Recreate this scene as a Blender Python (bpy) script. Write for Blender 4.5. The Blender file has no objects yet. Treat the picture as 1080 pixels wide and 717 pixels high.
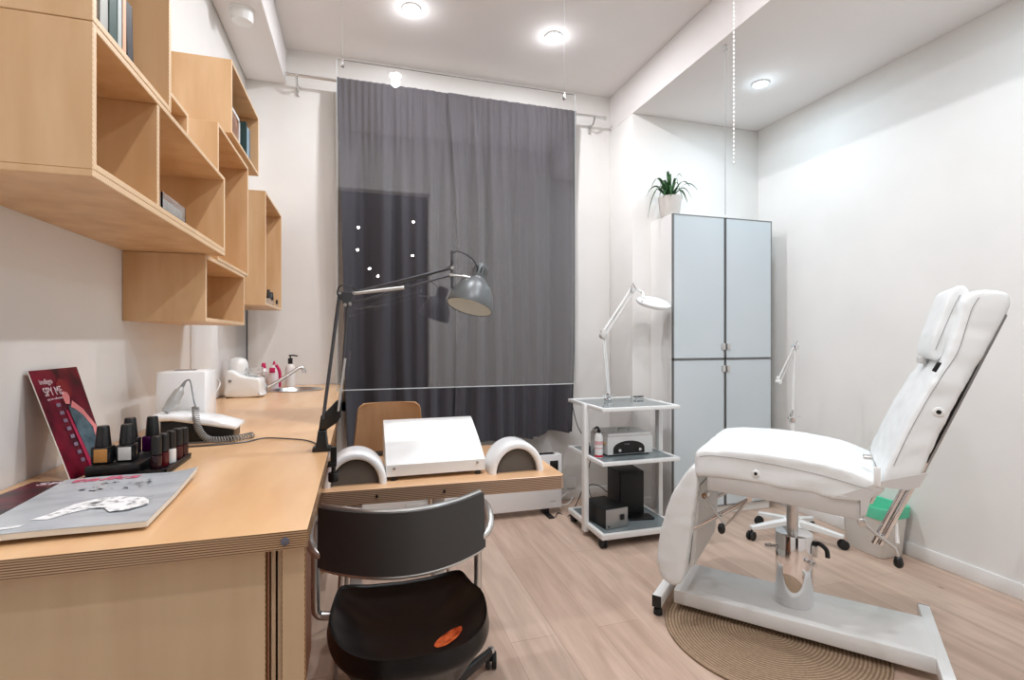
import bpy, bmesh, math, random
from mathutils import Vector, Matrix
random.seed(7)
PI = math.pi
scn = bpy.context.scene
COL = scn.collection

# ---------------------------------------------------------------- camera, world, light, exposure
cam_d = bpy.data.cameras.new('camera')
cam = bpy.data.objects.new('camera', cam_d); COL.objects.link(cam)
cam.location = (0, 0, 1.2)
cam.rotation_euler = (math.radians(90), 0, -math.atan(161/532))
cam_d.sensor_width = 36; cam_d.lens = 532/1080*36
cam_d.shift_y = -2.5/1080
cam_d.clip_start = 0.02
scn.camera = cam
scn.view_settings.view_transform = 'Standard'
scn.view_settings.look = 'None'
scn.view_settings.gamma = 1
scn.view_settings.use_curve_mapping = False
scn.view_settings.exposure = 0.17
w = bpy.data.worlds.new('world'); scn.world = w; w.use_nodes = True
w.node_tree.nodes['Background'].inputs[0].default_value = (0.9, 0.95, 1, 1)
w.node_tree.nodes['Background'].inputs[1].default_value = 0.05
WARM = (0.925, 0.95, 1.0)
COOL = (0.66, 0.86, 1.0)
MAIN_W = 11.8      # watts of each main ceiling downlight
RECESS_W = 4.5    # watts of each downlight in the lowered ceiling

# room measures
XL, XR, XB = -0.675, 2.905, 1.83
YW, YR, YF = 3.47, 3.134, -1.1
ZC, ZR = 3.03, 2.77

# ---------------------------------------------------------------- materials
def mat(name, col, rough=0.5, metal=0.0, **k):
    m = bpy.data.materials.new(name); m.use_nodes = True
    b = m.node_tree.nodes['Principled BSDF']
    b.inputs['Base Color'].default_value = (*col, 1)
    b.inputs['Roughness'].default_value = rough
    b.inputs['Metallic'].default_value = metal
    for a, v in k.items():
        b.inputs[a.replace('_', ' ')].default_value = v
    return m
def nodes(m): return m.node_tree.nodes, m.node_tree.links, m.node_tree.nodes['Principled BSDF']
def srgb(r, g, b):
    f = lambda c: (c/255/12.92) if c/255 <= 0.04045 else ((c/255+0.055)/1.055)**2.4
    return (f(r), f(g), f(b))
def noise_mat(name, c1, c2, scale=(1, 1, 1), nscale=5, rough=0.5, metal=0, detail=4, bump=0.0, lo=0.35, hi=0.65, coord='Object', **k):
    m = mat(name, c1, rough, metal, **k); N, L, b = nodes(m)
    tc = N.new('ShaderNodeTexCoord'); mp = N.new('ShaderNodeMapping'); nz = N.new('ShaderNodeTexNoise'); cr = N.new('ShaderNodeValToRGB')
    mp.inputs['Scale'].default_value = scale
    nz.inputs['Scale'].default_value = nscale; nz.inputs['Detail'].default_value = detail
    L.new(tc.outputs[coord], mp.inputs[0]); L.new(mp.outputs[0], nz.inputs['Vector'])
    L.new(nz.outputs['Fac'], cr.inputs[0]); L.new(cr.outputs[0], b.inputs['Base Color'])
    cr.color_ramp.elements[0].position = lo; cr.color_ramp.elements[1].position = hi
    cr.color_ramp.elements[0].color = (*c1, 1); cr.color_ramp.elements[1].color = (*c2, 1)
    if bump:
        bp = N.new('ShaderNodeBump'); bp.inputs['Strength'].default_value = bump; bp.inputs['Distance'].default_value = 0.01
        L.new(nz.outputs['Fac'], bp.inputs['Height']); L.new(bp.outputs[0], b.inputs['Normal'])
    return m
def ply_mat(name, face, face2, edge1, edge2, scale, rough=0.45, edge_axis='X', band=260.0):
    """plywood: veneer on the faces, stacked plies on the narrow edges"""
    m = noise_mat(name, face, face2, scale=scale, nscale=3.0, rough=rough, detail=6)
    N, L, b = nodes(m)
    cr = b.inputs['Base Color'].links[0].from_node
    tc = [n for n in N if n.type == 'TEX_COORD'][0]
    # small dark knots
    vo = N.new('ShaderNodeTexVoronoi'); vo.inputs['Scale'].default_value = 3.1
    L.new(tc.outputs['Object'], vo.inputs['Vector'])
    kr = N.new('ShaderNodeValToRGB'); kr.color_ramp.elements[0].position = 0.0; kr.color_ramp.elements[1].position = 0.085
    kr.color_ramp.elements[0].color = (0.45, 0.3, 0.2, 1); kr.color_ramp.elements[1].color = (1, 1, 1, 1)
    L.new(vo.outputs['Distance'], kr.inputs[0])
    mul = N.new('ShaderNodeMix'); mul.data_type = 'RGBA'; mul.blend_type = 'MULTIPLY'; mul.inputs[0].default_value = 0.8
    L.new(cr.outputs[0], mul.inputs[6]); L.new(kr.outputs[0], mul.inputs[7])
    sp = N.new('ShaderNodeSeparateXYZ'); L.new(tc.outputs['Object'], sp.inputs[0])
    ge = N.new('ShaderNodeNewGeometry'); sn = N.new('ShaderNodeSeparateXYZ')
    L.new(tc.outputs['Normal'], sn.inputs[0])
    si = N.new('ShaderNodeMath'); si.operation = 'MULTIPLY'; si.inputs[1].default_value = band
    if edge_axis == 'NZ': src = sp.outputs['Z']
    else:
        ad = N.new('ShaderNodeMath'); ad.operation = 'ADD'; L.new(sp.outputs['Z'], ad.inputs[0]); L.new(sp.outputs['Y'], ad.inputs[1]); src = ad.outputs[0]
    L.new(src, si.inputs[0])
    nz2 = N.new('ShaderNodeTexNoise'); nz2.inputs['Scale'].default_value = 14; L.new(tc.outputs['Object'], nz2.inputs['Vector'])
    a2 = N.new('ShaderNodeMath'); a2.operation = 'MULTIPLY_ADD'; a2.inputs[1].default_value = 1.2
    L.new(nz2.outputs['Fac'], a2.inputs[0]); L.new(si.outputs[0], a2.inputs[2])
    sine = N.new('ShaderNodeMath'); sine.operation = 'SINE'; L.new(a2.outputs[0], sine.inputs[0])
    er = N.new('ShaderNodeValToRGB'); er.color_ramp.elements[0].position = 0.25; er.color_ramp.elements[1].position = 0.75
    er.color_ramp.elements[0].color = (*edge2, 1); er.color_ramp.elements[1].color = (*edge1, 1)
    h = N.new('ShaderNodeMath'); h.operation = 'MULTIPLY_ADD'; h.inputs[1].default_value = 0.5; h.inputs[2].default_value = 0.5
    L.new(sine.outputs[0], h.inputs[0]); L.new(h.outputs[0], er.inputs[0])
    ab = N.new('ShaderNodeMath'); ab.operation = 'ABSOLUTE'
    L.new(sn.outputs['Z' if edge_axis == 'NZ' else edge_axis], ab.inputs[0])
    gt = N.new('ShaderNodeMath'); gt.operation = 'LESS_THAN' if edge_axis == 'NZ' else 'GREATER_THAN'; gt.inputs[1].default_value = 0.5
    L.new(ab.outputs[0], gt.inputs[0])
    mx = N.new('ShaderNodeMix'); mx.data_type = 'RGBA'
    L.new(gt.outputs[0], mx.inputs[0]); L.new(mul.outputs[2], mx.inputs[6]); L.new(er.outputs[0], mx.inputs[7])
    L.new(mx.outputs[2], b.inputs['Base Color'])
    return m

M = {}
M['wall'] = noise_mat('painted_plaster', srgb(232, 229, 225), srgb(236, 233, 229), nscale=3, rough=0.75, bump=0.02)
M['ceiling'] = noise_mat('ceiling_paint', srgb(240, 236, 234), srgb(243, 239, 237), nscale=2, rough=0.85)
M['base'] = mat('baseboard_paint', srgb(235, 233, 230), 0.4)
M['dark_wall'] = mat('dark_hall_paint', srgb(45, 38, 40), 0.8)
M['birch'] = ply_mat('birch_plywood', srgb(224, 188, 146), srgb(206, 164, 118), srgb(236, 208, 172), srgb(220, 186, 148), (4, 4, 0.6), 0.42, 'X', 700)
M['birch_back'] = noise_mat('birch_back_panel', srgb(220, 176, 124), srgb(204, 156, 104), (5, 5, .7), 3, 0.5)
M['cab_ply'] = ply_mat('cabinet_plywood', srgb(206, 178, 144), srgb(194, 164, 130), srgb(170, 125, 80), srgb(105, 70, 42), (5, 5, 0.5), 0.5, 'X', 700)
M['counter'] = ply_mat('lacquered_counter_plywood', srgb(233, 190, 144), srgb(222, 176, 130), srgb(190, 156, 120), srgb(112, 80, 56), (3, 0.8, 3), 0.22, 'NZ', 1750)
M['table_ply'] = ply_mat('manicure_table_plywood', srgb(230, 186, 144), srgb(219, 174, 132), srgb(182, 152, 126), srgb(118, 92, 74), (0.8, 4, 4), 0.25, 'NZ', 1250)
M['seat_ply'] = noise_mat('chair_beech_veneer', srgb(214, 168, 122), srgb(202, 154, 108), (6, 6, 0.8), 3, 0.35)
M['white'] = mat('white_plastic', srgb(238, 238, 236), 0.35)
M['white_gloss'] = mat('white_gloss_shell', srgb(242, 242, 242), 0.16)
M['steel_white'] = mat('white_powder_coat', srgb(236, 236, 234), 0.3)
M['leather'] = noise_mat('white_vinyl_upholstery', srgb(227, 229, 228), srgb(233, 235, 234), nscale=12, rough=0.38, bump=0.03)
M['piping'] = mat('grey_seam_thread', srgb(165, 165, 165), 0.6)
M['grey_rail'] = mat('pale_grey_metal', srgb(205, 202, 198), 0.4)
M['chrome'] = mat('chrome', (0.82, 0.82, 0.83), 0.08, 1.0)
M['steel'] = mat('brushed_steel', (0.62, 0.61, 0.6), 0.28, 1.0)
M['satin'] = mat('satin_aluminium', (0.66, 0.65, 0.63), 0.33, 0.9)
M['black'] = mat('black_plastic', (0.006, 0.006, 0.0065), 0.35)
M['black_matte'] = mat('matte_black', (0.008, 0.008, 0.008), 0.55)
M['black_leather'] = noise_mat('black_leather', (0.003, 0.003, 0.0035), (0.006, 0.006, 0.0065), nscale=60, rough=0.32, bump=0.02, Specular_IOR_Level=0.35)
M['back_shell'] = mat('charcoal_backrest_plastic', srgb(52, 50, 49), 0.45)
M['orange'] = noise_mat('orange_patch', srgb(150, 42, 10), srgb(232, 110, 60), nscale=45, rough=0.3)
M['rubber'] = mat('black_rubber', (0.012, 0.012, 0.012), 0.7)
M['lamp_grey'] = mat('grey_lamp_enamel', srgb(100, 103, 104), 0.38, 0.3)
M['lamp_in'] = mat('lamp_inner_white', srgb(235, 236, 228), 0.5)
M['lamp_arm'] = mat('dark_grey_tube', srgb(88, 88, 92), 0.35, 0.6)
M['door_panel'] = noise_mat('pale_blue_grey_door', srgb(205, 214, 218), srgb(210, 217, 221), nscale=2, rough=0.35)
M['alu'] = mat('aluminium_edge', srgb(135, 137, 138), 0.4, 0.6)
M['glass_shelf'] = mat('grey_glass_shelf', srgb(128, 138, 140), 0.08)
M['speaker'] = mat('speaker_black', (0.004, 0.004, 0.0045), 0.5)
M['grille_dark'] = mat('dark_mesh', srgb(95, 90, 84), 0.6)
M['pot'] = noise_mat('ceramic_pot', srgb(228, 222, 216), srgb(216, 210, 204), nscale=8, rough=0.6)
M['soil'] = mat('soil', (0.03, 0.02, 0.015), 0.9)
M['leaf'] = noise_mat('leaf_green', srgb(46, 92, 52), srgb(96, 140, 92), (1, 1, 1), 30, 0.45)
M['green_bag'] = mat('green_liner', srgb(96, 205, 165), 0.45)
M['bin'] = mat('bin_white_plastic', srgb(236, 235, 230), 0.35)
M['pink'] = mat('pink_liquid', srgb(200, 40, 95), 0.25)
M['clear'] = mat('clear_plastic', (0.95, 0.95, 0.95), 0.05, 0, IOR=1.3, Transmission_Weight=0.85)
M['jute'] = None
def curtain_mat():
    m = mat('charcoal_curtain_cloth', srgb(62, 60, 66), 0.85)
    N, L, b = nodes(m)
    tc = N.new('ShaderNodeTexCoord'); mp = N.new('ShaderNodeMapping'); mp.inputs['Scale'].default_value = (700, 700, 700)
    nz = N.new('ShaderNodeTexNoise'); nz.inputs['Scale'].default_value = 1
    bp = N.new('ShaderNodeBump'); bp.inputs['Strength'].default_value = 0.05; bp.inputs['Distance'].default_value = 0.001
    L.new(tc.outputs['Object'], mp.inputs[0]); L.new(mp.outputs[0], nz.inputs['Vector']); L.new(nz.outputs['Fac'], bp.inputs['Height']); L.new(bp.outputs[0], b.inputs['Normal'])
    b.inputs['Sheen Weight'].default_value = 0.1
    return m
M['curtain'] = curtain_mat()
def floor_mat():
    m = mat('oak_plank_floor', srgb(200, 170, 150), 0.42)
    N, L, b = nodes(m)
    tc = N.new('ShaderNodeTexCoord'); mp = N.new('ShaderNodeMapping'); mp.inputs['Rotation'].default_value = (0, 0, PI/2)
    L.new(tc.outputs['Object'], mp.inputs[0])
    br = N.new('ShaderNodeTexBrick'); br.offset = 0.37; br.inputs['Scale'].default_value = 1
    br.inputs['Brick Width'].default_value = 1.9; br.inputs['Row Height'].default_value = 0.19
    br.inputs['Mortar Size'].default_value = 0.0012; br.inputs['Mortar Smooth'].default_value = 0.3
    br.inputs['Color1'].default_value = (*srgb(212, 188, 170), 1); br.inputs['Color2'].default_value = (*srgb(194, 166, 148), 1)
    br.inputs['Mortar'].default_value = (*srgb(172, 144, 126), 1); br.inputs['Bias'].default_value = -0.1
    L.new(mp.outputs[0], br.inputs['Vector'])
    mp2 = N.new('ShaderNodeMapping'); mp2.inputs['Scale'].default_value = (9, 1.0, 1); L.new(tc.outputs['Object'], mp2.inputs[0])
    nz = N.new('ShaderNodeTexNoise'); nz.inputs['Scale'].default_value = 2.2; nz.inputs['Detail'].default_value = 8; nz.inputs['Distortion'].default_value = 0.6
    L.new(mp2.outputs[0], nz.inputs['Vector'])
    cr = N.new('ShaderNodeValToRGB'); cr.color_ramp.elements[0].position = 0.3; cr.color_ramp.elements[1].position = 0.7
    cr.color_ramp.elements[0].color = (0.80, 0.76, 0.73, 1); cr.color_ramp.elements[1].color = (1.06, 1.05, 1.04, 1)
    L.new(nz.outputs['Fac'], cr.inputs[0])
    vo = N.new('ShaderNodeTexVoronoi'); vo.inputs['Scale'].default_value = 3.4
    mp3 = N.new('ShaderNodeMapping'); mp3.inputs['Scale'].default_value = (1.6, 0.9, 1); L.new(tc.outputs['Object'], mp3.inputs[0]); L.new(mp3.outputs[0], vo.inputs['Vector'])
    kr = N.new('ShaderNodeValToRGB'); kr.color_ramp.elements[0].position = 0.015; kr.color_ramp.elements[1].position = 0.07
    kr.color_ramp.elements[0].color = (0.5, 0.42, 0.36, 1); kr.color_ramp.elements[1].color = (1, 1, 1, 1); L.new(vo.outputs['Distance'], kr.inputs[0])
    m1 = N.new('ShaderNodeMix'); m1.data_type = 'RGBA'; m1.blend_type = 'MULTIPLY'; m1.inputs[0].default_value = 1
    m2 = N.new('ShaderNodeMix'); m2.data_type = 'RGBA'; m2.blend_type = 'MULTIPLY'; m2.inputs[0].default_value = 1
    L.new(br.outputs['Color'], m1.inputs[6]); L.new(cr.outputs[0], m1.inputs[7]); L.new(m1.outputs[2], m2.inputs[6]); L.new(kr.outputs[0], m2.inputs[7])
    L.new(m2.outputs[2], b.inputs['Base Color'])
    bp = N.new('ShaderNodeBump'); bp.inputs['Strength'].default_value = 0.08; bp.inputs['Distance'].default_value = 0.004
    L.new(nz.outputs['Fac'], bp.inputs['Height']); L.new(bp.outputs[0], b.inputs['Normal'])
    return m
M['floor'] = floor_mat()
def jute_mat():
    m = mat('braided_jute', srgb(150, 120, 90), 0.9)
    N, L, b = nodes(m)
    tc = N.new('ShaderNodeTexCoord'); wv = N.new('ShaderNodeTexWave'); wv.wave_type = 'RINGS'; wv.rings_direction = 'Z'
    wv.inputs['Scale'].default_value = 24; wv.inputs['Distortion'].default_value = 0.5; wv.inputs['Detail'].default_value = 3; wv.inputs['Detail Scale'].default_value = 6
    L.new(tc.outputs['Object'], wv.inputs['Vector'])
    nz = N.new('ShaderNodeTexNoise'); nz.inputs['Scale'].default_value = 110; L.new(tc.outputs['Object'], nz.inputs['Vector'])
    mx = N.new('ShaderNodeMath'); mx.operation = 'MULTIPLY'; L.new(wv.outputs['Fac'], mx.inputs[0]); L.new(nz.outputs['Fac'], mx.inputs[1])
    cr = N.new('ShaderNodeValToRGB'); cr.color_ramp.elements[0].color = (*srgb(128, 104, 82), 1); cr.color_ramp.elements[1].color = (*srgb(182, 156, 128), 1)
    cr.color_ramp.elements[1].position = 0.6
    L.new(mx.outputs[0], cr.inputs[0]); L.new(cr.outputs[0], b.inputs['Base Color'])
    bp = N.new('ShaderNodeBump'); bp.inputs['Strength'].default_value = 0.45; bp.inputs['Distance'].default_value = 0.004
    L.new(mx.outputs[0], bp.inputs['Height']); L.new(bp.outputs[0], b.inputs['Normal'])
    return m
M['jute'] = jute_mat()
def pane_mat(name, refl, tint=(1, 1, 1)):
    """thin architectural glass: lets light straight through and mirrors part of it"""
    m = bpy.data.materials.new(name); m.use_nodes = True
    N, L = m.node_tree.nodes, m.node_tree.links
    N.remove(N['Principled BSDF']); out = N['Material Output']
    tr = N.new('ShaderNodeBsdfTransparent'); tr.inputs[0].default_value = (*tint, 1)
    gl = N.new('ShaderNodeBsdfGlossy'); gl.inputs['Roughness'].default_value = 0.0
    fr = N.new('ShaderNodeFresnel'); fr.inputs[0].default_value = 1.5
    ad = N.new('ShaderNodeMath'); ad.operation = 'ADD'; ad.inputs[1].default_value = refl; L.new(fr.outputs[0], ad.inputs[0])
    mx = N.new('ShaderNodeMixShader'); L.new(ad.outputs[0], mx.inputs[0]); L.new(tr.outputs[0], mx.inputs[1]); L.new(gl.outputs[0], mx.inputs[2])
    L.new(mx.outputs[0], out.inputs[0])
    return m
M['pane'] = pane_mat('clear_acrylic_sheet', 0.052)
def emit(name, col, s):
    m = bpy.data.materials.new(name); m.use_nodes = True
    b = m.node_tree.nodes['Principled BSDF']; b.inputs['Base Color'].default_value = (*col, 1)
    b.inputs['Emission Color'].default_value = (*col, 1); b.inputs['Emission Strength'].default_value = s
    return m
M['led'] = emit('lit_led_lens', (1, 0.98, 0.95), 30)
M['led_cool'] = emit('lit_led_lens_cool', (0.93, 0.98, 1), 30)
M['fairy'] = emit('lit_fairy_bulb', (1, 0.95, 0.85), 30)

# ---------------------------------------------------------------- mesh builder
class MB:
    def __init__(s): s.bm = bmesh.new()
    def _add(s, t, mx=None):
        if mx is not None: t.transform(mx)
        me = bpy.data.meshes.new('tmp'); t.to_mesh(me); t.free(); s.bm.from_mesh(me); bpy.data.meshes.remove(me); return s
    def box(s, c, d, bev=0.0, seg=2, mx=None):
        t = bmesh.new(); bmesh.ops.create_cube(t, size=1)
        for v in t.verts: v.co = Vector((v.co.x*d[0]+c[0], v.co.y*d[1]+c[1], v.co.z*d[2]+c[2]))
        if bev > 0: bmesh.ops.bevel(t, geom=list(t.edges), offset=min(bev, min(d)*0.49), segments=seg, profile=0.5, affect='EDGES')
        return s._add(t, mx)
    def bx(s, x0, x1, y0, y1, z0, z1, bev=0.0, seg=2, mx=None):
        return s.box(((x0+x1)/2, (y0+y1)/2, (z0+z1)/2), (abs(x1-x0), abs(y1-y0), abs(z1-z0)), bev, seg, mx)
    def cyl(s, p0, p1, r0, r1=None, n=24, bev=0.0, caps=True):
        r1 = r0 if r1 is None else r1
        p0, p1 = Vector(p0), Vector(p1); d = p1-p0
        t = bmesh.new(); bmesh.ops.create_cone(t, cap_ends=caps, segments=n, radius1=r0, radius2=r1, depth=d.length)
        if bev > 0:
            es = [e for e in t.edges if abs(abs(e.verts[0].co.z)-d.length/2) < 1e-6 and abs(e.verts[0].co.z-e.verts[1].co.z) < 1e-6]
            bmesh.ops.bevel(t, geom=es, offset=bev, segments=2, profile=0.5, affect='EDGES')
        mx = Matrix.Translation((p0+p1)/2) @ d.to_track_quat('Z', 'Y').to_matrix().to_4x4()
        return s._add(t, mx)
    def sph(s, c, r, sc=(1, 1, 1), n=20):
        t = bmesh.new(); bmesh.ops.create_uvsphere(t, u_segments=n, v_segments=max(8, n//2), radius=r)
        return s._add(t, Matrix.Translation(c) @ Matrix.Diagonal((*sc, 1)))
    def tube(s, pts, r, n=10, closed=False, smooth=0):
        pts = [Vector(p) for p in pts]
        if smooth: pts = catmull(pts, smooth, closed)
        t = bmesh.new(); rings = []; m = len(pts); up = None
        for i, p in enumerate(pts):
            a = pts[(i-1) % m] if (closed or i > 0) else p; b_ = pts[(i+1) % m] if (closed or i < m-1) else p
            tg = (b_-a).normalized()
            if up is None: up = tg.orthogonal().normalized()
            up = (up - tg*up.dot(tg)); up = up.normalized() if up.length > 1e-6 else tg.orthogonal().normalized()
            sd = tg.cross(up); rr = r[i*len(r)//m] if isinstance(r, (list, tuple)) else r
            rings.append([t.verts.new(p+(up*math.cos(2*PI*k/n)+sd*math.sin(2*PI*k/n))*rr) for k in range(n)])
        for i in range(m if closed else m-1):
            A, B = rings[i], rings[(i+1) % m]
            for k in range(n): t.faces.new((A[k], A[(k+1) % n], B[(k+1) % n], B[k]))
        if not closed:
            t.faces.new(rings[0][::-1]); t.faces.new(rings[-1])
        return s._add(t)
    def lathe(s, prof, c=(0, 0, 0), n=32, mx=None, capb=True, capt=True):
        t = bmesh.new(); rings = []
        for r, z in prof: rings.append([t.verts.new((r*math.cos(2*PI*k/n), r*math.sin(2*PI*k/n), z)) for k in range(n)])
        for A, B in zip(rings, rings[1:]):
            for k in range(n): t.faces.new((A[k], A[(k+1) % n], B[(k+1) % n], B[k]))
        if capb: t.faces.new(rings[0][::-1])
        if capt: t.faces.new(rings[-1])
        return s._add(t, Matrix.Translation(c) @ (mx if mx is not None else Matrix()))
    def prism(s, prof, a0, a1, axis='y', bev=0.0, seg=3, mx=None, scale_end=None):
        """closed 2-D profile swept along an axis; profile is (x,z) for y, (y,z) for x, (x,y) for z"""
        def P3(p, a): return {'y': (p[0], a, p[1]), 'x': (a, p[0], p[1]), 'z': (p[0], p[1], a)}[axis]
        n = len(prof); c = (sum(p[0] for p in prof)/n, sum(p[1] for p in prof)/n)
        area = sum(prof[i][0]*prof[(i+1) % n][1]-prof[(i+1) % n][0]*prof[i][1] for i in range(n))
        sgn = 1 if area > 0 else -1
        def inset(d):
            out = []
            for i in range(n):
                p0, p1, p2 = prof[i-1], prof[i], prof[(i+1) % n]
                e1 = Vector((p1[0]-p0[0], p1[1]-p0[1])); e2 = Vector((p2[0]-p1[0], p2[1]-p1[1]))
                e1 = e1.normalized() if e1.length > 1e-9 else Vector((0, 0)); e2 = e2.normalized() if e2.length > 1e-9 else Vector((0, 0))
                n1 = Vector((-e1.y, e1.x))*sgn; n2 = Vector((-e2.y, e2.x))*sgn
                nn = n1+n2; nn = nn.normalized() if nn.length > 1e-6 else n1
                out.append((p1[0]+nn.x*d, p1[1]+nn.y*d))
            return out
        lv = []
        if bev > 0:
            for k in range(seg+1):
                th = PI/2*k/seg; lv.append((a0+math.copysign(bev*(1-math.sin(th)), a1-a0), bev*(1-math.cos(th))))
            lv = lv[::-1]
            low = [(a0+math.copysign(bev*(1-math.cos(PI/2*k/seg)), a1-a0), bev*(1-math.sin(PI/2*k/seg))) for k in range(seg+1)]
            high = [(a1-math.copysign(bev*(1-math.cos(PI/2*k/seg)), a1-a0), bev*(1-math.sin(PI/2*k/seg))) for k in range(seg+1)][::-1]
            lv = low+high
        else: lv = [(a0, 0), (a1, 0)]
        t = bmesh.new(); rings = []
        for a, d in lv: rings.append([t.verts.new(P3(p, a)) for p in (inset(d) if d > 1e-9 else prof)])
        for A, B in zip(rings, rings[1:]):
            for k in range(n): t.faces.new((A[k], A[(k+1) % n], B[(k+1) % n], B[k]))
        t.faces.new(rings[0][::-1]); t.faces.new(rings[-1])
        return s._add(t, mx)
    def grid(s, fn, nu, nv, thick=0.0, closed_u=False):
        t = bmesh.new(); V = [[t.verts.new(fn(i/nu, j/nv)) for j in range(nv+1)] for i in range(nu+(0 if closed_u else 1))]
        R = len(V)
        for i in range(R if closed_u else R-1):
            for j in range(nv): t.faces.new((V[i][j], V[(i+1) % R][j], V[(i+1) % R][j+1], V[i][j+1]))
        if thick:
            bmesh.ops.recalc_face_normals(t, faces=t.faces)
            bmesh.ops.solidify(t, geom=list(t.faces), thickness=thick)
        return s._add(t)
    def poly(s, pts, thick=None):
        t = bmesh.new(); t.faces.new([t.verts.new(p) for p in pts])
        if thick: bmesh.ops.solidify(t, geom=list(t.faces), thickness=thick)
        return s._add(t)
def catmull(pts, k, closed=False):
    out = []; m = len(pts)
    for i in range(m if closed else m-1):
        p0 = pts[(i-1) % m] if closed or i > 0 else pts[i]; p1 = pts[i]; p2 = pts[(i+1) % m]; p3 = pts[(i+2) % m] if closed or i < m-2 else pts[i+1]
        for j in range(k):
            t = j/k
            out.append(0.5*((2*p1)+(-p0+p2)*t+(2*p0-5*p1+4*p2-p3)*t*t+(-p0+3*p1-3*p2+p3)*t**3))
    if not closed: out.append(pts[-1])
    return out
def smooth2(prof, k=5):
    return [(v.x, v.y) for v in catmull([Vector((p[0], p[1], 0)) for p in prof], k, True)]

def obj(name, mb, m, parent=None, world=True, sharp=35, smooth=True):
    """link one mesh object; with world=True the mesh was drawn in room coordinates"""
    bm = mb.bm; bmesh.ops.recalc_face_normals(bm, faces=bm.faces)
    me = bpy.data.meshes.new(name); bm.to_mesh(me); bm.free()
    if smooth:
        me.polygons.foreach_set('use_smooth', [True]*len(me.polygons)); me.set_sharp_from_angle(angle=math.radians(sharp))
    me.materials.append(M[m] if isinstance(m, str) else m)
    o = bpy.data.objects.new(name, me); COL.objects.link(o)
    if parent is not None:
        o.parent = parent
        if world: me.transform(wm(parent).inverted())
    return o
def wm(o):
    m = Matrix.LocRotScale(o.location, o.rotation_euler, o.scale)
    return wm(o.parent) @ m if o.parent else m
def tag(o, label, cat, group=None):
    o['label'] = label; o['category'] = cat
    if group: o['group'] = group
    return o
def thing(name, label, cat, loc=(0, 0, 0), rotz=0, group=None):
    o = bpy.data.objects.new(name, None); COL.objects.link(o); o.empty_display_size = 0.05
    o.location = loc; o.rotation_euler = (0, 0, rotz)
    return tag(o, label, cat, group)
def struct(name, mb, m, parent=None):
    o = obj(name, mb, m, parent)
    if parent is None: o['kind'] = 'structure'
    return o
def sthing(name, loc=(0, 0, 0)):
    o = bpy.data.objects.new(name, None); COL.objects.link(o); o.location = loc; o['kind'] = 'structure'; return o
def copy_tree(o, parent=None):
    c = o.copy(); COL.objects.link(c); c.parent = parent
    for ch in [x for x in bpy.data.objects if x.parent == o and x is not c]: copy_tree(ch, c)
    return c
from mathutils.bvhtree import BVHTree
def soft(mb, voxel=0.009, iters=8, fac=0.6, wrinkle=0.0):
    """turn a drawn block into a padded cushion: remesh it and relax the edges"""
    bmesh.ops.recalc_face_normals(mb.bm, faces=mb.bm.faces)
    me = bpy.data.meshes.new('pad'); mb.bm.to_mesh(me); mb.bm.free()
    o = bpy.data.objects.new('pad', me); COL.objects.link(o)
    rm = o.modifiers.new('r', 'REMESH'); rm.mode = 'VOXEL'; rm.voxel_size = voxel
    sm = o.modifiers.new('s', 'SMOOTH'); sm.factor = fac; sm.iterations = iters
    dg = bpy.context.evaluated_depsgraph_get(); m2 = bpy.data.meshes.new_from_object(o.evaluated_get(dg))
    COL.objects.unlink(o); bpy.data.objects.remove(o)
    out = MB(); out.bm.free(); out.bm = bmesh.new(); out.bm.from_mesh(m2)
    if wrinkle:
        from mathutils import noise
        for v in out.bm.verts: v.co += v.normal*wrinkle*noise.noise(Vector((v.co.x*9, v.co.y*9, v.co.z*26)))
    bpy.data.meshes.remove(m2); return out
def text(name, s, size, mx, m, parent, ext=0.0003, shear=0.0, font_scale=(1, 1)):
    cu = bpy.data.curves.new(name, 'FONT'); cu.body = s; cu.size = size; cu.extrude = ext; cu.shear = shear
    t = bpy.data.objects.new(name, cu); COL.objects.link(t)
    dg = bpy.context.evaluated_depsgraph_get(); me = bpy.data.meshes.new_from_object(t.evaluated_get(dg))
    COL.objects.unlink(t); bpy.data.objects.remove(t)
    me.transform(Matrix.Diagonal((font_scale[0], font_scale[1], 1, 1))); me.transform(mx)
    o = bpy.data.objects.new(name, me); COL.objects.link(o)
    me.materials.clear(); me.materials.append(m)
    if parent: o.parent = parent; me.transform(wm(parent).inverted())
    return o

# ---------------------------------------------------------------- room shell
E = 0.12
struct('floor', MB().bx(XL-E, XR+E, YF-1.8, YW+E, -0.1, 0), 'floor')
struct('ceiling', MB().bx(XL-E, XR+E, YF-1.8, YW+E, ZC, ZC+0.1), 'ceiling')
struct('wall_left', MB().bx(XL-E, XL, YF, YW, 0, ZC), 'wall')
struct('wall_right', MB().bx(XR, XR+E, YF, YW, 0, ZC), 'wall')
struct('trim_1', MB().bx(XL, -0.442, YF, YW, 2.80, ZC, 0.012), 'ceiling')               # boxed duct along the left wall
struct('trim_2', MB().bx(XB, XR, YF, YW, ZR, ZC, 0.004), 'ceiling')                      # lowered ceiling on the right
struct('trim_3', MB().bx(XB, XR, YR, YW, 0, ZR, 0.004), 'wall')                          # boxed-out wall behind the cupboard
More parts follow.
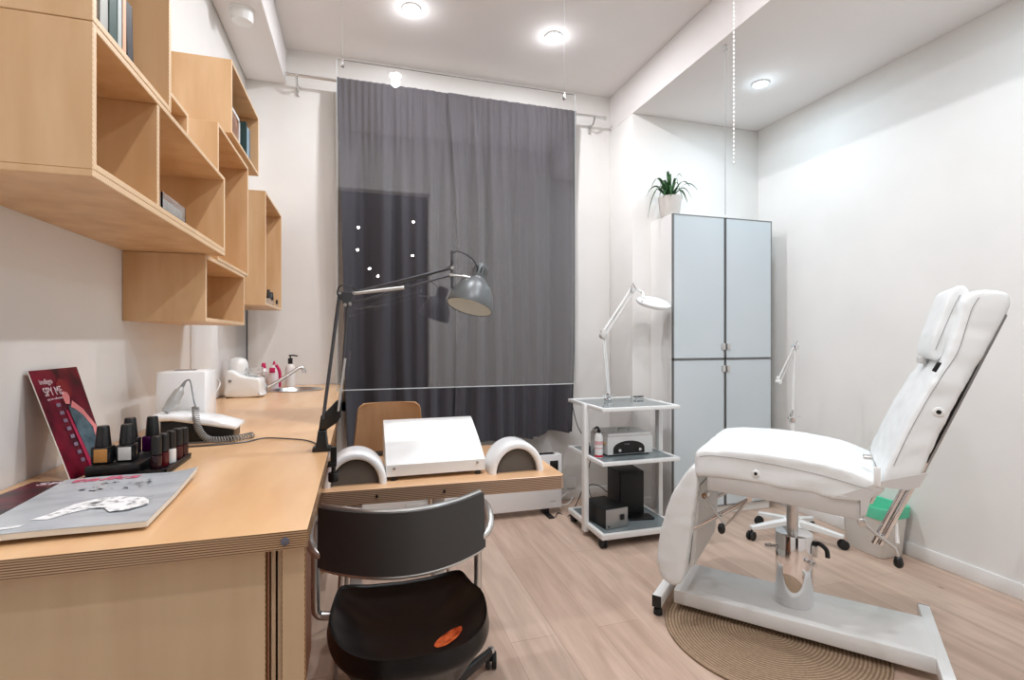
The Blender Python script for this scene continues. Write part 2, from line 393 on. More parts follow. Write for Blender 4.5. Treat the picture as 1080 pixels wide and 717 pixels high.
# window wall with a real opening
WX0, WX1, WZ0, WZ1 = -0.13, 1.47, 0.72, 2.62
b = MB().bx(XL-E, WX0, YW, YW+E, 0, ZC).bx(WX1, XR+E, YW, YW+E, 0, ZC).bx(WX0, WX1, YW, YW+E, 0, WZ0).bx(WX0, WX1, YW, YW+E, WZ1, ZC)
struct('wall_back', b, 'wall')
wn = sthing('window_1', (0.67, YW, WZ0))
b = MB()
b.bx(WX0, WX0+0.06, YW+0.02, YW+0.08, WZ0, WZ1).bx(WX1-0.06, WX1, YW+0.02, YW+0.08, WZ0, WZ1).bx(WX0, WX1, YW+0.02, YW+0.08, WZ0, WZ0+0.06).bx(WX0, WX1, YW+0.02, YW+0.08, WZ1-0.06, WZ1).bx(0.64, 0.70, YW+0.02, YW+0.08, WZ0, WZ1)
obj('window_frame', b, 'base', wn); obj('window_pane', MB().bx(WX0, WX1, YW+0.045, YW+0.051, WZ0, WZ1), 'pane', wn)
# wall behind the camera with a dark opening into a hall
OX0, OX1, OZ = -0.45, 0.62, 2.53
b = MB().bx(XL-E, OX0, YF-E, YF, 0, ZC).bx(OX1, XR+E, YF-E, YF, 0, ZC).bx(OX0, OX1, YF-E, YF, OZ, ZC)
struct('wall_front', b, 'wall')
b = MB().bx(-0.9, 1.2, YF-1.8, YF-1.7, 0, ZC).bx(-1.0, -0.9, YF-1.8, YF-E, 0, ZC).bx(1.2, 1.3, YF-1.8, YF-E, 0, ZC).bx(-0.9, 1.2, YF-1.7, YF-E, ZC-0.25, ZC-0.2)
struct('wall_hall', b, 'dark_wall')
# baseboards
def board(name, x0, x1, y0, y1):
    struct(name, MB().bx(x0, x1, y0, y1, 0, 0.075, 0.004), 'base')
board('baseboard_right', XR-0.014, XR, YF, YR)
board('baseboard_back', 0.3, XB-0.014, YW-0.014, YW)
board('baseboard_recess', XB, XR-0.014, YR-0.014, YR)
board('baseboard_return', XB-0.014, XB, YR, YW)
# glossy splash panel on the left wall over the counter
struct('trim_4', MB().bx(XL, XL+0.006, 2.40, YW-0.004, 0.905, 1.52, 0.001), 'white_gloss')
struct('trim_5', MB().bx(XL+0.006, XL+0.012, YW-0.012, YW-0.002, 0.905, 1.9), 'lamp_arm')

# ---------------------------------------------------------------- ceiling downlights
def downlight(x, y, zc, cool, label):
    t = thing('ceiling_downlight', label, 'ceiling light', (x, y, zc), 0, 'recessed ceiling downlights')
    prof = [(0.044, 0.0), (0.052, -0.002), (0.052, -0.006), (0.046, -0.009), (0.040, -0.008), (0.038, -0.002)]
    obj('bezel', MB().lathe(prof, n=36, capb=False, capt=False), 'white', t, world=False)
    obj('lens', MB().lathe([(0.001, -0.003), (0.036, -0.003), (0.039, -0.005), (0.030, -0.009), (0.001, -0.010)][::-1], n=28, capb=False, capt=False), 'led_cool' if cool else 'led', t, world=False)
    ld = bpy.data.lights.new('downlight_lamp', 'AREA'); ld.shape = 'DISK'; ld.size = 0.075; ld.energy = RECESS_W if cool else MAIN_W
    ld.color = COOL if cool else WARM
    lo = bpy.data.objects.new('lamp', ld); COL.objects.link(lo); lo.parent = t; lo.location = (0, 0, -0.016)
    l2 = bpy.data.lights.new('downlight_glow', 'POINT'); l2.energy = ld.energy*0.06; l2.color = ld.color; l2.shadow_soft_size = 0.03   # sideways spill of the frosted lens
    lg = bpy.data.objects.new('lens_glow', l2); COL.objects.link(lg); lg.parent = t; lg.location = (0, 0, -0.058)
    return t
for x, y, lb in [(0.278, 2.847, 'round white downlight above the left part of the curtain, nearest the duct'),
                 (1.129, 2.857, 'round white downlight in the main ceiling above the right part of the curtain'),
                 (0.26, 1.43, 'unseen round white downlight added as fill overhead above the manicure table'), (1.13, 1.43, 'unseen round white downlight added as fill overhead beside the treatment couch'),  # both out of view, added along a guessed grid as fill light
                 (0.24, 0.01, 'round white downlight above the camera, mirrored in the hanging glass'), (1.13, 0.38, 'unseen round white downlight added as fill overhead right of the camera')]:  # the one right of the camera is unseen, added as fill
    downlight(x, y, ZC, False, lb)
for x, y, lb in [(2.372, 2.538, 'round cool-white downlight in the lowered ceiling before the cupboard'), (2.372, 1.15, 'unseen round cool-white downlight added as fill in the lowered ceiling above the couch backrest'),
                 (2.372, -0.25, 'unseen round cool-white downlight added as fill in the lowered ceiling right of the camera')]:  # this and the one above the backrest are unseen, added as fill
    downlight(x, y, ZR, True, lb)

# smoke detector under the duct
t = thing('smoke_detector', 'white round smoke detector under the boxed duct by the left wall', 'smoke detector', (-0.548, 2.74, 2.80))
obj('housing', MB().lathe([(0.048, 0), (0.050, -0.04), (0.046, -0.060), (0.03, -0.066), (0.001, -0.067)][::-1], n=36), 'white', t, world=False)
obj('mounting_plate', MB().lathe([(0.056, 0.0), (0.056, -0.008), (0.048, -0.010)][::-1], n=36), 'base', t, world=False)

# ---------------------------------------------------------------- curtain, rod
t = thing('curtain_rod', 'thin grey metal curtain rod on two wall brackets', 'curtain rod', (0.65, 3.37, 2.822))
obj('rod', MB().cyl((-0.42, 3.37, 2.822), (1.735, 3.37, 2.822), 0.0085, n=14), 'steel', t)
for x in (-0.372, 1.655):
    b = MB().tube([(x, 3.37, 2.806), (x, 3.385, 2.79), (x, 3.40, 2.775), (x, 3.462, 2.770)], 0.007, 8, smooth=3)
    b.tube([(x, 3.358, 2.822), (x, 3.362, 2.812), (x, 3.37, 2.808), (x, 3.378, 2.812), (x, 3.382, 2.822), (x, 3.378, 2.832)], 0.005, 8, smooth=3).box((x, 3.462, 2.765), (0.02, 0.012, 0.06), 0.003)
    obj('bracket', b, 'steel', t)
for x, s in ((-0.42, -1), (1.735, 1)):
    obj('finial', MB().cyl((x-s*0.004, 3.37, 2.822), (x+s*0.014, 3.37, 2.822), 0.012, n=16, bev=0.003), 'steel', t)
def curtain(label, x0, x1, seed, edge):
    rnd = random.Random(seed); ph = [rnd.uniform(0, 6.28) for _ in range(8)]
    W = x1-x0
    def f(u, v):
        z = 2.832 - v*2.33
        zz = 1-v
        u2 = u + 0.012*math.sin(6*u+ph[0])*v
        x = x0+W*u
        low = min(1, v*3.5)
        mod = 0.55+0.45*math.sin(u*7.3+ph[6])
        y = 0.060*mod*math.sin(u*W*2*PI/0.19+ph[1]+1.9*math.sin(u*6+ph[2])+0.5*v)*low
        y += 0.016*(1.25-mod)*math.sin(u*W*2*PI/0.095+ph[3]+1.2*math.sin(3*v+u*4))*(0.35+0.65*low)
        y += 0.007*math.sin(u*W*2*PI/0.04+ph[4]+2*v)*max(0.0, 1-v*3)
        y += 0.010*math.sin(u*W*2*PI/0.33+ph[5]+2.5*v)*v
        x += 0.012*math.sin(v*5+ph[6]+u*3)*v
        if edge == 'left': x += 0.075*(v**1.2)*(1-u)**5
        if edge == 'right': x += 0.02*math.sin(v*4)*u**4 + 0.07*(1-u)**4*math.sin(v*2.6)
        inner = (1-u) if edge == 'left' else u
        dmp = min(1.0, max(0.02, (inner-0.02)/0.16)); y = y*dmp+(0.022 if edge == 'left' else -0.012)*(1-dmp)
        pin = max(0.0, 1-abs(v-0.008)/0.02)
        y = y*(1-0.7*pin)
        z += -0.012*math.sin(u*W*2*PI/0.35+ph[7])*(v > 0.97)
        if edge == 'right' and u > 0.63: z += 0.022*(v > 0.985)
        return (x, 3.345+y-0.004*v, z)
    o = obj('curtain', MB().grid(f, int(W*260), 70, 0.0016), 'curtain', sharp=80)
    hem = None
    return tag(o, label, 'curtain', 'charcoal blackout curtains')
curtain('left dark grey cloth curtain panel behind the desk lamp', -0.135, 0.625, 3, 'left')
curtain('right dark grey cloth curtain panel, edge next to the wall by the white trolley', 0.565, 1.492, 11, 'right')

# ---------------------------------------------------------------- hanging clear screen
GY = 1.80
t = thing('hanging_screen', 'clear acrylic screen hanging on wires in front of the curtain', 'screen', (0.36, GY, 1.022))
obj('sheet', MB().bx(-0.073, 0.80, GY-0.002, GY+0.002, 1.022, 2.14), 'pane', t)
for x in (-0.055, 0.755):
    wr = obj('wire', MB().cyl((x, GY, 2.135), (x, GY, ZC-0.004), 0.0005, n=6), 'alu', t)
    obj('clip', MB().box((x, GY, 2.128), (0.012, 0.012, 0.026), 0.003), 'chrome', wr)
    obj('ceiling_anchor', MB().cyl((x, GY, ZC-0.012), (x, GY, ZC), 0.007, n=12), 'chrome', wr)
edge = MB()
edge.bx(-0.073, 0.80, GY-0.0022, GY+0.0022, 1.0205, 1.0235).bx(-0.0738, -0.0722, GY-0.0022, GY+0.0022, 1.022, 2.14).bx(0.7992, 0.8008, GY-0.0022, GY+0.0022, 1.022, 2.14)
obj('polished_edge', edge, mat('polished_acrylic_edge', srgb(205, 212, 214), 0.3), t)

# string lights hanging in the dark opening (seen mirrored in the screen)
t = thing('string_lights', 'string of small warm bulbs hanging in the dark opening, seen mirrored in the clear screen', 'string lights', (0.1, -1.13, OZ))
pts = [(-0.30, 2.50), (-0.008, 2.185), (-0.016, 1.984), (0.088, 1.821), (0.161, 1.757), (0.30, 1.70)]
obj('cable', MB().tube([(x, -1.13, z) for x, z in pts], 0.002, 6, smooth=5), 'black', t)
obj('cable', MB().tube([(0.50, -1.13, 2.52), (0.478, -1.13, 2.267), (0.469, -1.13, 1.957), (0.46, -1.13, 1.80)], 0.002, 6, smooth=5), 'black', t)
for x, z in pts[1:5]+[(0.478, 2.267), (0.469, 1.957)]:
    obj('bulb', MB().sph((x, -1.12, z), 0.013, n=12), 'fairy', t)

# ceiling hook with cord, bead chain
t = thing('hanging_line', 'thin grey line hanging from a small hook in the lowered ceiling before the cupboard', 'line', (1.883, 2.263, ZR))
obj('hook', MB().cyl((1.883, 2.263, ZR-0.012), (1.883, 2.263, ZR), 0.010, n=14, bev=0.002).tube([(1.883, 2.263, ZR-0.01), (1.895, 2.263, ZR-0.02), (1.883, 2.263, ZR-0.034), (1.872, 2.263, ZR-0.026)], 0.0025, 8, smooth=4), 'steel', t)
obj('cord', MB().cyl((1.883, 2.263, 1.86), (1.883, 2.263, ZR-0.034), 0.0016, n=6), 'alu', t)
t = thing('bead_chain', 'white bead chain hanging down beside the lowered ceiling edge', 'chain', (1.627, 1.9, ZC))
b = MB(); z = ZC-0.01; k = 0
b.cyl((1.627, 1.9, 1.985), (1.627, 1.9, ZC), 0.0008, n=6)
while z > 1.985:
    b.sph((1.627, 1.9, z), 0.0042, (1, 1, 1.5), 8); z -= 0.019
obj('beads', b, 'white', t)
obj('ceiling_anchor', MB().cyl((1.627, 1.9, ZC-0.01), (1.627, 1.9, ZC), 0.012, n=16, bev=0.002), 'white', t)

# ---------------------------------------------------------------- wall shelf boxes
BT = 0.012
def shelf(label, y0, y1, z0, z1, xf, div=(), double_bottom=False):
    t = thing('wall_shelf', label, 'shelf', (XL, (y0+y1)/2, z0), 0, 'birch plywood wall shelf boxes')
    xb = XL+0.001
    obj('bottom_board', MB().bx(xb, xf, y0+(0 if double_bottom else BT), y1-(0 if double_bottom else BT), z0, z0+BT, 0.0012, 1), 'birch', t)
    if double_bottom: obj('bottom_board', MB().bx(xb, xf, y0+BT, y1-BT, z0+BT+0.0004, z0+2*BT, 0.0012, 1), 'birch', t)
    obj('top_board', MB().bx(xb, xf, y0+BT, y1-BT, z1-BT, z1, 0.0012, 1), 'birch', t)
    zb = z0+BT*(2 if double_bottom else 1)
    zs = z0+(BT if double_bottom else 0)
    obj('side_panel', MB().bx(xb, xf, y0, y0+BT, zs, z1, 0.0012, 1), 'birch', t)
    obj('side_panel', MB().bx(xb, xf, y1-BT, y1, zs, z1, 0.0012, 1), 'birch', t)
    obj('back_panel', MB().bx(xb, xb+0.005, y0+BT, y1-BT, zb, z1-BT), 'birch_back', t)
    for d in div: obj('divider', MB().bx(xb+0.005, xf-0.001, d-BT/2, d+BT/2, zb, z1-BT, 0.0012, 1), 'birch', t)
    return t
shelf('long two-bay plywood wall box nearest the camera, its broad underside seen from below', 0.972, 1.806, 1.459, 1.709, -0.410, (1.252,), True)
shelf('plywood wall box at the top left holding the green and black books', 0.972, 1.325, 1.710, 2.08, -0.410)
shelf('low small plywood box showing as a dark orange gap behind the uppermost near box', 1.327, 1.606, 1.711, 1.822, -0.455)
shelf('plywood wall box in the middle row with its open bay above the lowest box', 1.911, 2.396, 1.460, 1.927, -0.455)
shelf('high plywood wall box below the smoke detector holding the framed card', 2.100, 2.630, 1.962, 2.236, -0.455)
shelf('lowest plywood wall box over the nail drill', 1.769, 2.321, 1.250, 1.458, -0.455)
shelf('farthest tall narrow plywood wall box near the curtain', 2.812, 3.360, 1.365, 1.945, -0.455)

def book(label, y, th, z0, h, depth, col, xf, lean=0.0, group='books in the top left wall box', cat='book', pages=True):
    t = thing('book', label, cat, (xf-depth/2, y+th/2, z0), 0, group); t.rotation_euler = (lean, 0, 0)
    cm = noise_mat('book_cover', col, tuple(c*0.9 for c in col), nscale=20, rough=0.5)
    cv = MB().bx(-depth/2, depth/2, -th/2, -th/2+0.0018, 0, h).bx(-depth/2, depth/2, th/2-0.0018, th/2, 0, h).bx(depth/2-0.0025, depth/2, -th/2, th/2, 0, h, 0.0008, 1)
    obj('cover', cv, cm, t, world=False)
    obj('pages', MB().bx(-depth/2+0.003, depth/2-0.003, -th/2+0.002, th/2-0.002, 0.003, h-0.003), M['paper'], t, world=False)
    return t
M['paper'] = noise_mat('paper_pages', srgb(236, 230, 218), srgb(222, 214, 200), (1, 60, 1), 8, 0.8)
zB = 1.710+BT+0.0005
book('pale grey book at the near end of the top left box', 1.030, 0.030, zB, 0.27, 0.19, srgb(176, 176, 168), -0.425)
book('dark green book in the top left box', 1.064, 0.030, zB, 0.28, 0.19, srgb(2, 58, 44), -0.425)
book('light grey-blue book right of the dark green one', 1.097, 0.017, zB, 0.26, 0.18, srgb(188, 196, 192), -0.425)
book('peach coloured book in the top left box', 1.117, 0.016, zB, 0.25, 0.18, srgb(232, 182, 146), -0.425)
book('thin dark red book against the black ones', 1.136, 0.011, zB, 0.125, 0.13, srgb(80, 22, 26), -0.430, 0.02)
book('rightmost short black book in the top left box', 1.152, 0.028, zB, 0.13, 0.14, srgb(20, 18, 26), -0.430, 0.06)
g2 = 'things standing in the high wall box'
zC = 1.962+BT+0.0005
fr = thing('framed_card', 'small framed brown picture card standing in the high wall box', 'picture frame', (-0.50, 2.30, zC), 0)
obj('frame', MB().bx(-0.505, -0.495, 2.19, 2.435, zC, zC+0.012).bx(-0.505, -0.495, 2.19, 2.435, zC+0.155, zC+0.167).bx(-0.505, -0.495, 2.19, 2.202, zC, zC+0.167).bx(-0.505, -0.495, 2.423, 2.435, zC, zC+0.167), 'white', fr)
obj('picture', MB().bx(-0.504, -0.498, 2.2, 2.425, zC+0.01, zC+0.157), noise_mat('brown_picture', srgb(120, 78, 58), srgb(176, 140, 118), nscale=22, rough=0.5), fr)
book('dark green thin book beside the framed card', 2.45, 0.022, zC, 0.17, 0.15, srgb(24, 60, 58), -0.475, group=g2)
book('light blue book beside the dark green thin one', 2.476, 0.032, zC, 0.16, 0.15, srgb(160, 190, 205), -0.475, group=g2)
book('grey book last in the high wall box', 2.511, 0.03, zC, 0.165, 0.15, srgb(120, 126, 132), -0.475, group=g2)
# clear tray in the near box
t = thing('clear_tray', 'small clear plastic card box in the second bay of the near wall box', 'box', (-0.44, 1.37, 1.484))
z0 = 1.4835
b = MB().bx(-0.48, -0.415, 1.285, 1.44, z0, z0+0.003).bx(-0.418, -0.415, 1.285, 1.44, z0, z0+0.038).bx(-0.48, -0.477, 1.285, 1.44, z0, z0+0.038).bx(-0.48, -0.415, 1.285, 1.288, z0, z0+0.038).bx(-0.48, -0.415, 1.437, 1.44, z0, z0+0.038)
obj('tray', b, 'clear', t); obj('cards', MB().bx(-0.475, -0.421, 1.30, 1.43, z0+0.004, z0+0.028, 0.001), 'paper', t)
t.location.x = -0.44
# polish bottles in the far box
def small_bottle(label, x, y, z0, lean, group, bodym='clear', h=0.085, r=0.013):
    t = thing('nail_polish_bottle', label, 'bottle', (x, y, z0), 0, group); t.rotation_euler = (lean, 0, 0)
    obj('bottle_body', MB().lathe([(r*0.8, 0), (r, 0.003), (r, h*0.42), (r*0.55, h*0.5)], n=20), bodym, t, world=False)
    obj('cap', MB().lathe([(r*0.62, h*0.47), (r*0.80, h*0.5), (r*0.62, h-0.003), (r*0.5, h)], n=20), 'black', t, world=False)
    return t
zH = 1.365+BT+0.0005
small_bottle('tilted nail polish bottle with black cap in the farthest wall box', -0.50, 3.175, zH+0.001, -0.10, None, h=0.098)
small_bottle('upright nail polish bottle with black cap in the farthest wall box', -0.50, 3.262, zH, 0, None, h=0.09, r=0.02)
small_bottle('small clear nail polish bottle at the end of the farthest wall box', -0.475, 3.315, zH, 0, None, h=0.05, r=0.009)

# ---------------------------------------------------------------- counter and its cabinets
CT = 0.90
cab = thing('base_cabinet', 'plywood base cabinet below the near end of the counter', 'cabinet', (-0.4, 1.4, 0))
obj('end_panel', MB().bx(XL+0.002, -0.141, 0.872, 0.890, 0.0, CT-0.0285, 0.001, 1), 'cab_ply', cab)
obj('inner_panel', MB().bx(-0.134, -0.128, 0.880, 0.94, 0.0, CT-0.0285).bx(-0.124, -0.1175, 0.876, 0.94, 0.0, CT-0.0285).bx(-0.141, -0.134, 0.905, 0.94, 0, CT-0.0285), 'cab_ply', cab)
obj('corner_post', MB().bx(-0.117, -0.083, 0.866, 0.885, 0.0, CT-0.0285, 0.001, 1), 'cab_ply', cab)
obj('side_panel', MB().bx(-0.196, -0.178, 0.945, 2.10, 0.0, CT-0.0285, 0.001, 1), mat('reddish_side_panel', srgb(150, 92, 62), 0.45), cab)
obj('carcass', MB().bx(XL+0.002, -0.198, 0.945, 2.10, 0.05, CT-0.03), 'cab_ply', cab)
cab2 = thing('base_cabinet', 'plywood sink cabinet below the far end of the counter', 'cabinet', (-0.4, 2.9, 0))
obj('carcass', MB().bx(XL+0.002, -0.16, 2.55, 3.455, 0.08, 0.70, 0.001), 'cab_ply', cab2)
obj('door', MB().bx(-0.158, -0.140, 2.56, 3.0, 0.10, 0.868, 0.001), 'cab_ply', cab2); obj('door', MB().bx(-0.158, -0.140, 3.01, 3.45, 0.10, 0.868, 0.001), 'cab_ply', cab2)
ct = thing('countertop', 'long lacquered plywood counter along the left wall', 'countertop', (-0.38, 2.1, CT))
t_ = bmesh.new()
SC = Vector((-0.35, 3.15)); SR = 0.148
# counter slab with a round sink hole
outer = [(XL+0.002, 0.852), (-0.078, 0.848), (-0.078, 1.9), (-0.085, 2.6), (-0.095, 3.466), (XL+0.002, 3.466)]
ring = [(SC.x+SR*0.93*math.cos(2*PI*k/40), SC.y+SR*0.93*math.sin(2*PI*k/40)) for k in range(40)]
def slab_hole(outer, ring, z0, z1):
    t = bmesh.new()
    import itertools
    for zz in (z1, z0):
        vo = [t.verts.new((x, y, zz)) for x, y in outer]; vi = [t.verts.new((x, y, zz)) for x, y in ring]
        eo = [t.edges.new((vo[i], vo[(i+1) % len(vo)])) for i in range(len(vo))]
        ei = [t.edges.new((vi[i], vi[(i+1) % len(vi)])) for i in range(len(vi))]
        bmesh.ops.triangle_fill(t, edges=eo+ei, use_beauty=True, use_dissolve=False)
        if zz == z1: top = (vo, vi)
        else: bot = (vo, vi)
    for A, B in zip(top, bot):
        for i in range(len(A)): t.faces.new((A[i], A[(i+1) % len(A)], B[(i+1) % len(A)], B[i]))
    return t
mb = MB(); mb._add(slab_hole(outer, ring, CT-0.028, CT)); obj('slab', mb, 'counter', ct, sharp=30)
obj('bolt_cap', MB().cyl((-0.110, 0.851, CT-0.015), (-0.110, 0.8455, CT-0.015), 0.0062, n=20, bev=0.001), mat('grey_bolt', srgb(96, 96, 108), 0.5), ct)
# sink
sk = thing('round_sink', 'round steel sink set into the far end of the counter', 'sink', (SC.x, SC.y, CT))
prof = [(SR, 0.001), (SR, 0.003), (SR*0.95, 0.004), (SR*0.9, 0.0), (SR*0.86, -0.03), (SR*0.7, -0.10), (SR*0.4, -0.125), (0.02, -0.128)]
prof2 = [(r+0.0015 if i > 1 else r, z-0.0015) for i, (r, z) in enumerate(prof[3:])][::-1]
obj('bowl', MB().lathe(prof, n=48, capb=False), 'steel', sk, world=False, sharp=60)
obj('drain', MB().lathe([(0.018, -0.1275), (0.018, -0.124), (0.012, -0.123), (0.001, -0.1235)], n=20), 'chrome', sk, world=False)
# tap
t = thing('mixer_tap', 'steel mixer tap with long slanted spout by the sink', 'tap', (-0.497, 3.02, CT))
obj('tap_body', MB().lathe([(0.024, 0), (0.024, 0.006), (0.018, 0.01), (0.018, 0.042), (0.014, 0.05)], (-0.497, 3.02, CT), 24), 'steel', t)
obj('spout', MB().tube([(-0.492, 3.02, 0.925), (-0.455, 3.035, 0.942), (-0.38, 3.07, 0.992), (-0.335, 3.092, 1.024), (-0.315, 3.10, 1.030), (-0.306, 3.10, 1.022), (-0.304, 3.10, 1.010)], 0.0095, 12, smooth=4), 'steel', t)
obj('spout_tip', MB().cyl((-0.304, 3.10, 0.998), (-0.304, 3.10, 1.014), 0.012, n=16), 'chrome', t)
obj('handle', MB().cyl((-0.497, 3.02, 0.945), (-0.497, 3.02, 0.998), 0.006, n=12).tube([(-0.497, 3.02, 0.998), (-0.515, 3.01, 1.006), (-0.54, 3.0, 1.004)], 0.0055, 10, smooth=3), 'steel', t)
# soap dispenser
t = thing('soap_dispenser', 'clear pump bottle with black pump behind the sink', 'bottle', (-0.402, 3.33, CT))
obj('bottle_body', MB().lathe([(0.026, 0), (0.029, 0.004), (0.029, 0.115), (0.022, 0.132), (0.012, 0.14)], (-0.402, 3.33, CT), 24), mat('frosted_bottle', srgb(228, 220, 214), 0.2), t)
obj('pump', MB().cyl((-0.402, 3.33, CT+0.14), (-0.402, 3.33, CT+0.176), 0.0135, n=18, bev=0.002).cyl((-0.402, 3.33, CT+0.176), (-0.402, 3.33, CT+0.190), 0.004, n=10).tube([(-0.41, 3.33, CT+0.191), (-0.385, 3.325, CT+0.192), (-0.360, 3.32, CT+0.188)], 0.0045, 8), 'black', t)
t = thing('dish_soap_bottle', 'bottle of pink washing liquid beside the tap', 'bottle', (-0.49, 3.25, CT))
pr = [(0.030, 0), (0.033, 0.005), (0.033, 0.085), (0.026, 0.12), (0.014, 0.14)]
obj('bottle_body', MB().lathe(pr, (-0.48, 3.25, CT), 22), mat('white_label_bottle', srgb(235, 222, 224), 0.3), t)
obj('handle_side', MB().tube([(-0.451, 3.24, CT+0.01), (-0.447, 3.235, CT+0.07), (-0.452, 3.235, CT+0.11), (-0.468, 3.235, CT+0.14)], 0.009, 10, smooth=4), 'pink', t)
obj('nozzle', MB().cyl((-0.48, 3.25, CT+0.14), (-0.48, 3.25, CT+0.162), 0.009, 0.004, n=14), 'pink', t)
obj('label_patch', MB().bx(-0.500, -0.470, 3.2145, 3.217, CT+0.095, CT+0.125, 0.001), 'pink', t)
t = thing('dish_soap_bottle', 'small clear bottle with pink top left of the pink one', 'bottle', (-0.545, 3.30, CT))
obj('bottle_body', MB().lathe([(0.024, 0), (0.026, 0.004), (0.026, 0.10), (0.013, 0.118)], (-0.545, 3.30, CT), 20), mat('pale_clear_bottle', srgb(226, 214, 212), 0.2), t)
obj('cap', MB().cyl((-0.545, 3.30, CT+0.118), (-0.545, 3.30, CT+0.150), 0.015, 0.010, n=16, bev=0.002), 'pink', t)
# white wax-heater like appliance with a clear lid
t = thing('white_appliance', 'small white countertop appliance with sloping top and round clear bowl', 'appliance', (-0.555, 2.85, CT))
pr = [(-0.628, CT+0.004), (-0.478, CT+0.004), (-0.474, CT+0.03), (-0.476, CT+0.086), (-0.500, CT+0.098), (-0.56, CT+0.110), (-0.600, CT+0.135), (-0.632, CT+0.13), (-0.636, CT+0.05)]
obj('body', MB().prism(smooth2(pr, 3), 2.79, 2.92, 'y', 0.014), 'white', t, sharp=60)
obj('hood', MB().lathe([(0.040, 0), (0.046, 0.02), (0.046, 0.06), (0.036, 0.085), (0.012, 0.095)], (-0.592, 2.87, CT+0.105), 28), 'white', t, sharp=60)
obj('bowl', MB().lathe([(0.018, 0.0), (0.034, 0.012), (0.040, 0.035), (0.038, 0.05), (0.036, 0.05), (0.037, 0.035), (0.031, 0.014), (0.015, 0.004)], (-0.513, 2.86, CT+0.098), 28, capb=True, capt=True), 'clear', t, sharp=60)
obj('knob', MB().cyl((-0.612, 2.786, CT+0.085), (-0.612, 2.79, CT+0.085), 0.007, n=14), 'alu', t)
obj('foot', MB().bx(-0.632, -0.480, 2.80, 2.91, CT, CT+0.005), 'black', t)
# plug with cable on the wall behind the nail drill
t = thing('wall_socket', 'white wall socket with a plugged-in white cable above the counter', 'socket', (XL+0.006, 2.46, 1.0))
obj('plate', MB().bx(XL+0.006, XL+0.014, 2.42, 2.50, 0.965, 1.045, 0.003), 'white', t)
obj('plug', MB().cyl((XL+0.014, 2.46, 1.005), (XL+0.05, 2.46, 1.005), 0.018, 0.014, n=20, bev=0.003), 'white', t)
obj('cable', MB().tube([(XL+0.05, 2.46, 1.005), (XL+0.085, 2.45, 1.02), (XL+0.11, 2.40, 1.00), (XL+0.09, 2.33, 0.945), (XL+0.07, 2.22, 0.906), (XL+0.08, 1.95, 0.903)], 0.003, 8, smooth=6), 'white', t)

# nail drill machine
t = thing('nail_drill', 'white and black nail drill machine with a grey handpiece on the counter', 'nail drill', (-0.44, 1.70, CT))
pr = [(-0.532, CT+0.004), (-0.352, CT+0.004), (-0.348, CT+0.010), (-0.348, CT+0.034), (-0.50, CT+0.066), (-0.532, CT+0.066)]
obj('base_body', MB().prism(pr, 1.63, 1.715, 'y', 0.004), 'black', t)
pr = [(-0.536, CT+0.0665), (-0.50, CT+0.0665), (-0.342, CT+0.0345), (-0.336, CT+0.040), (-0.338, CT+0.048), (-0.40, CT+0.068), (-0.50, CT+0.084), (-0.55, CT+0.084), (-0.552, CT+0.074)]
obj('top_shell', MB().prism(pr, 1.618, 1.725, 'y', 0.008), 'white_gloss', t, sharp=60)
obj('base_plate', MB().bx(-0.535, -0.350, 1.626, 1.718, CT, CT+0.0045, 0.001), 'alu', t)
hp = obj('handpiece', MB().cyl((-0.528, 1.655, CT+0.090), (-0.512, 1.672, CT+0.118), 0.0095, 0.0155, n=20).cyl((-0.512, 1.672, CT+0.118), (-0.500, 1.684, CT+0.145), 0.0155, 0.013, n=20).cyl((-0.500, 1.684, CT+0.145), (-0.496, 1.688, CT+0.156), 0.011, 0.006, n=20), mat('grey_handpiece', srgb(176, 176, 174), 0.35, 0.3), t)
obj('strain_relief', MB().cyl((-0.4965, 1.6875, CT+0.154), (-0.488, 1.692, CT+0.172), 0.006, 0.003, n=14), 'alu', hp)
obj('cable', MB().tube([(-0.488, 1.692, CT+0.172), (-0.478, 1.69, CT+0.176), (-0.468, 1.675, CT+0.165), (-0.452, 1.64, CT+0.125), (-0.440, 1.615, CT+0.105)], 0.0024, 8, smooth=6), 'alu', t)
coil = MB()
path = catmull([Vector(p) for p in [(-0.440, 1.612, CT+0.105), (-0.436, 1.603, CT+0.075), (-0.428, 1.598, CT+0.045), (-0.408, 1.598, CT+0.018), (-0.375, 1.604, CT+0.0115), (-0.335, 1.622, CT+0.0115), (-0.302, 1.655, CT+0.0115)]], 24)
hel = []
for i, p in enumerate(path):
    tg = (path[min(i+1, len(path)-1)]-path[max(i-1, 0)]).normalized(); u_ = tg.orthogonal().normalized(); v_ = tg.cross(u_)
    for q in range(3):
        a = (i*3+q)*0.52
        nxt = path[min(i+1, len(path)-1)]; pp = p.lerp(nxt, q/3)
        s_ = Vector((0, 0, 1)); u_ = (s_-tg*s_.dot(tg)); u_ = u_.normalized() if u_.length > 0.1 else Vector((0, 1, 0)); v_ = tg.cross(u_)
        hel.append(pp+u_*0.008*math.cos(a)+v_*0.008*math.sin(a))
obj('coiled_cable', coil.tube(hel, 0.0017, 6), mat('grey_coil', srgb(140, 140, 138), 0.45), t)
t = thing('storage_box', 'tall white plastic box standing behind the nail drill', 'box', (-0.515, 1.80, CT))
obj('box_body', MB().bx(-0.582, -0.449, 1.745, 1.87, CT, CT+0.198, 0.008), 'white_gloss', t)
obj('lid_slot', MB().bx(-0.545, -0.49, 1.79, 1.82, CT+0.198, CT+0.200), 'alu', t)
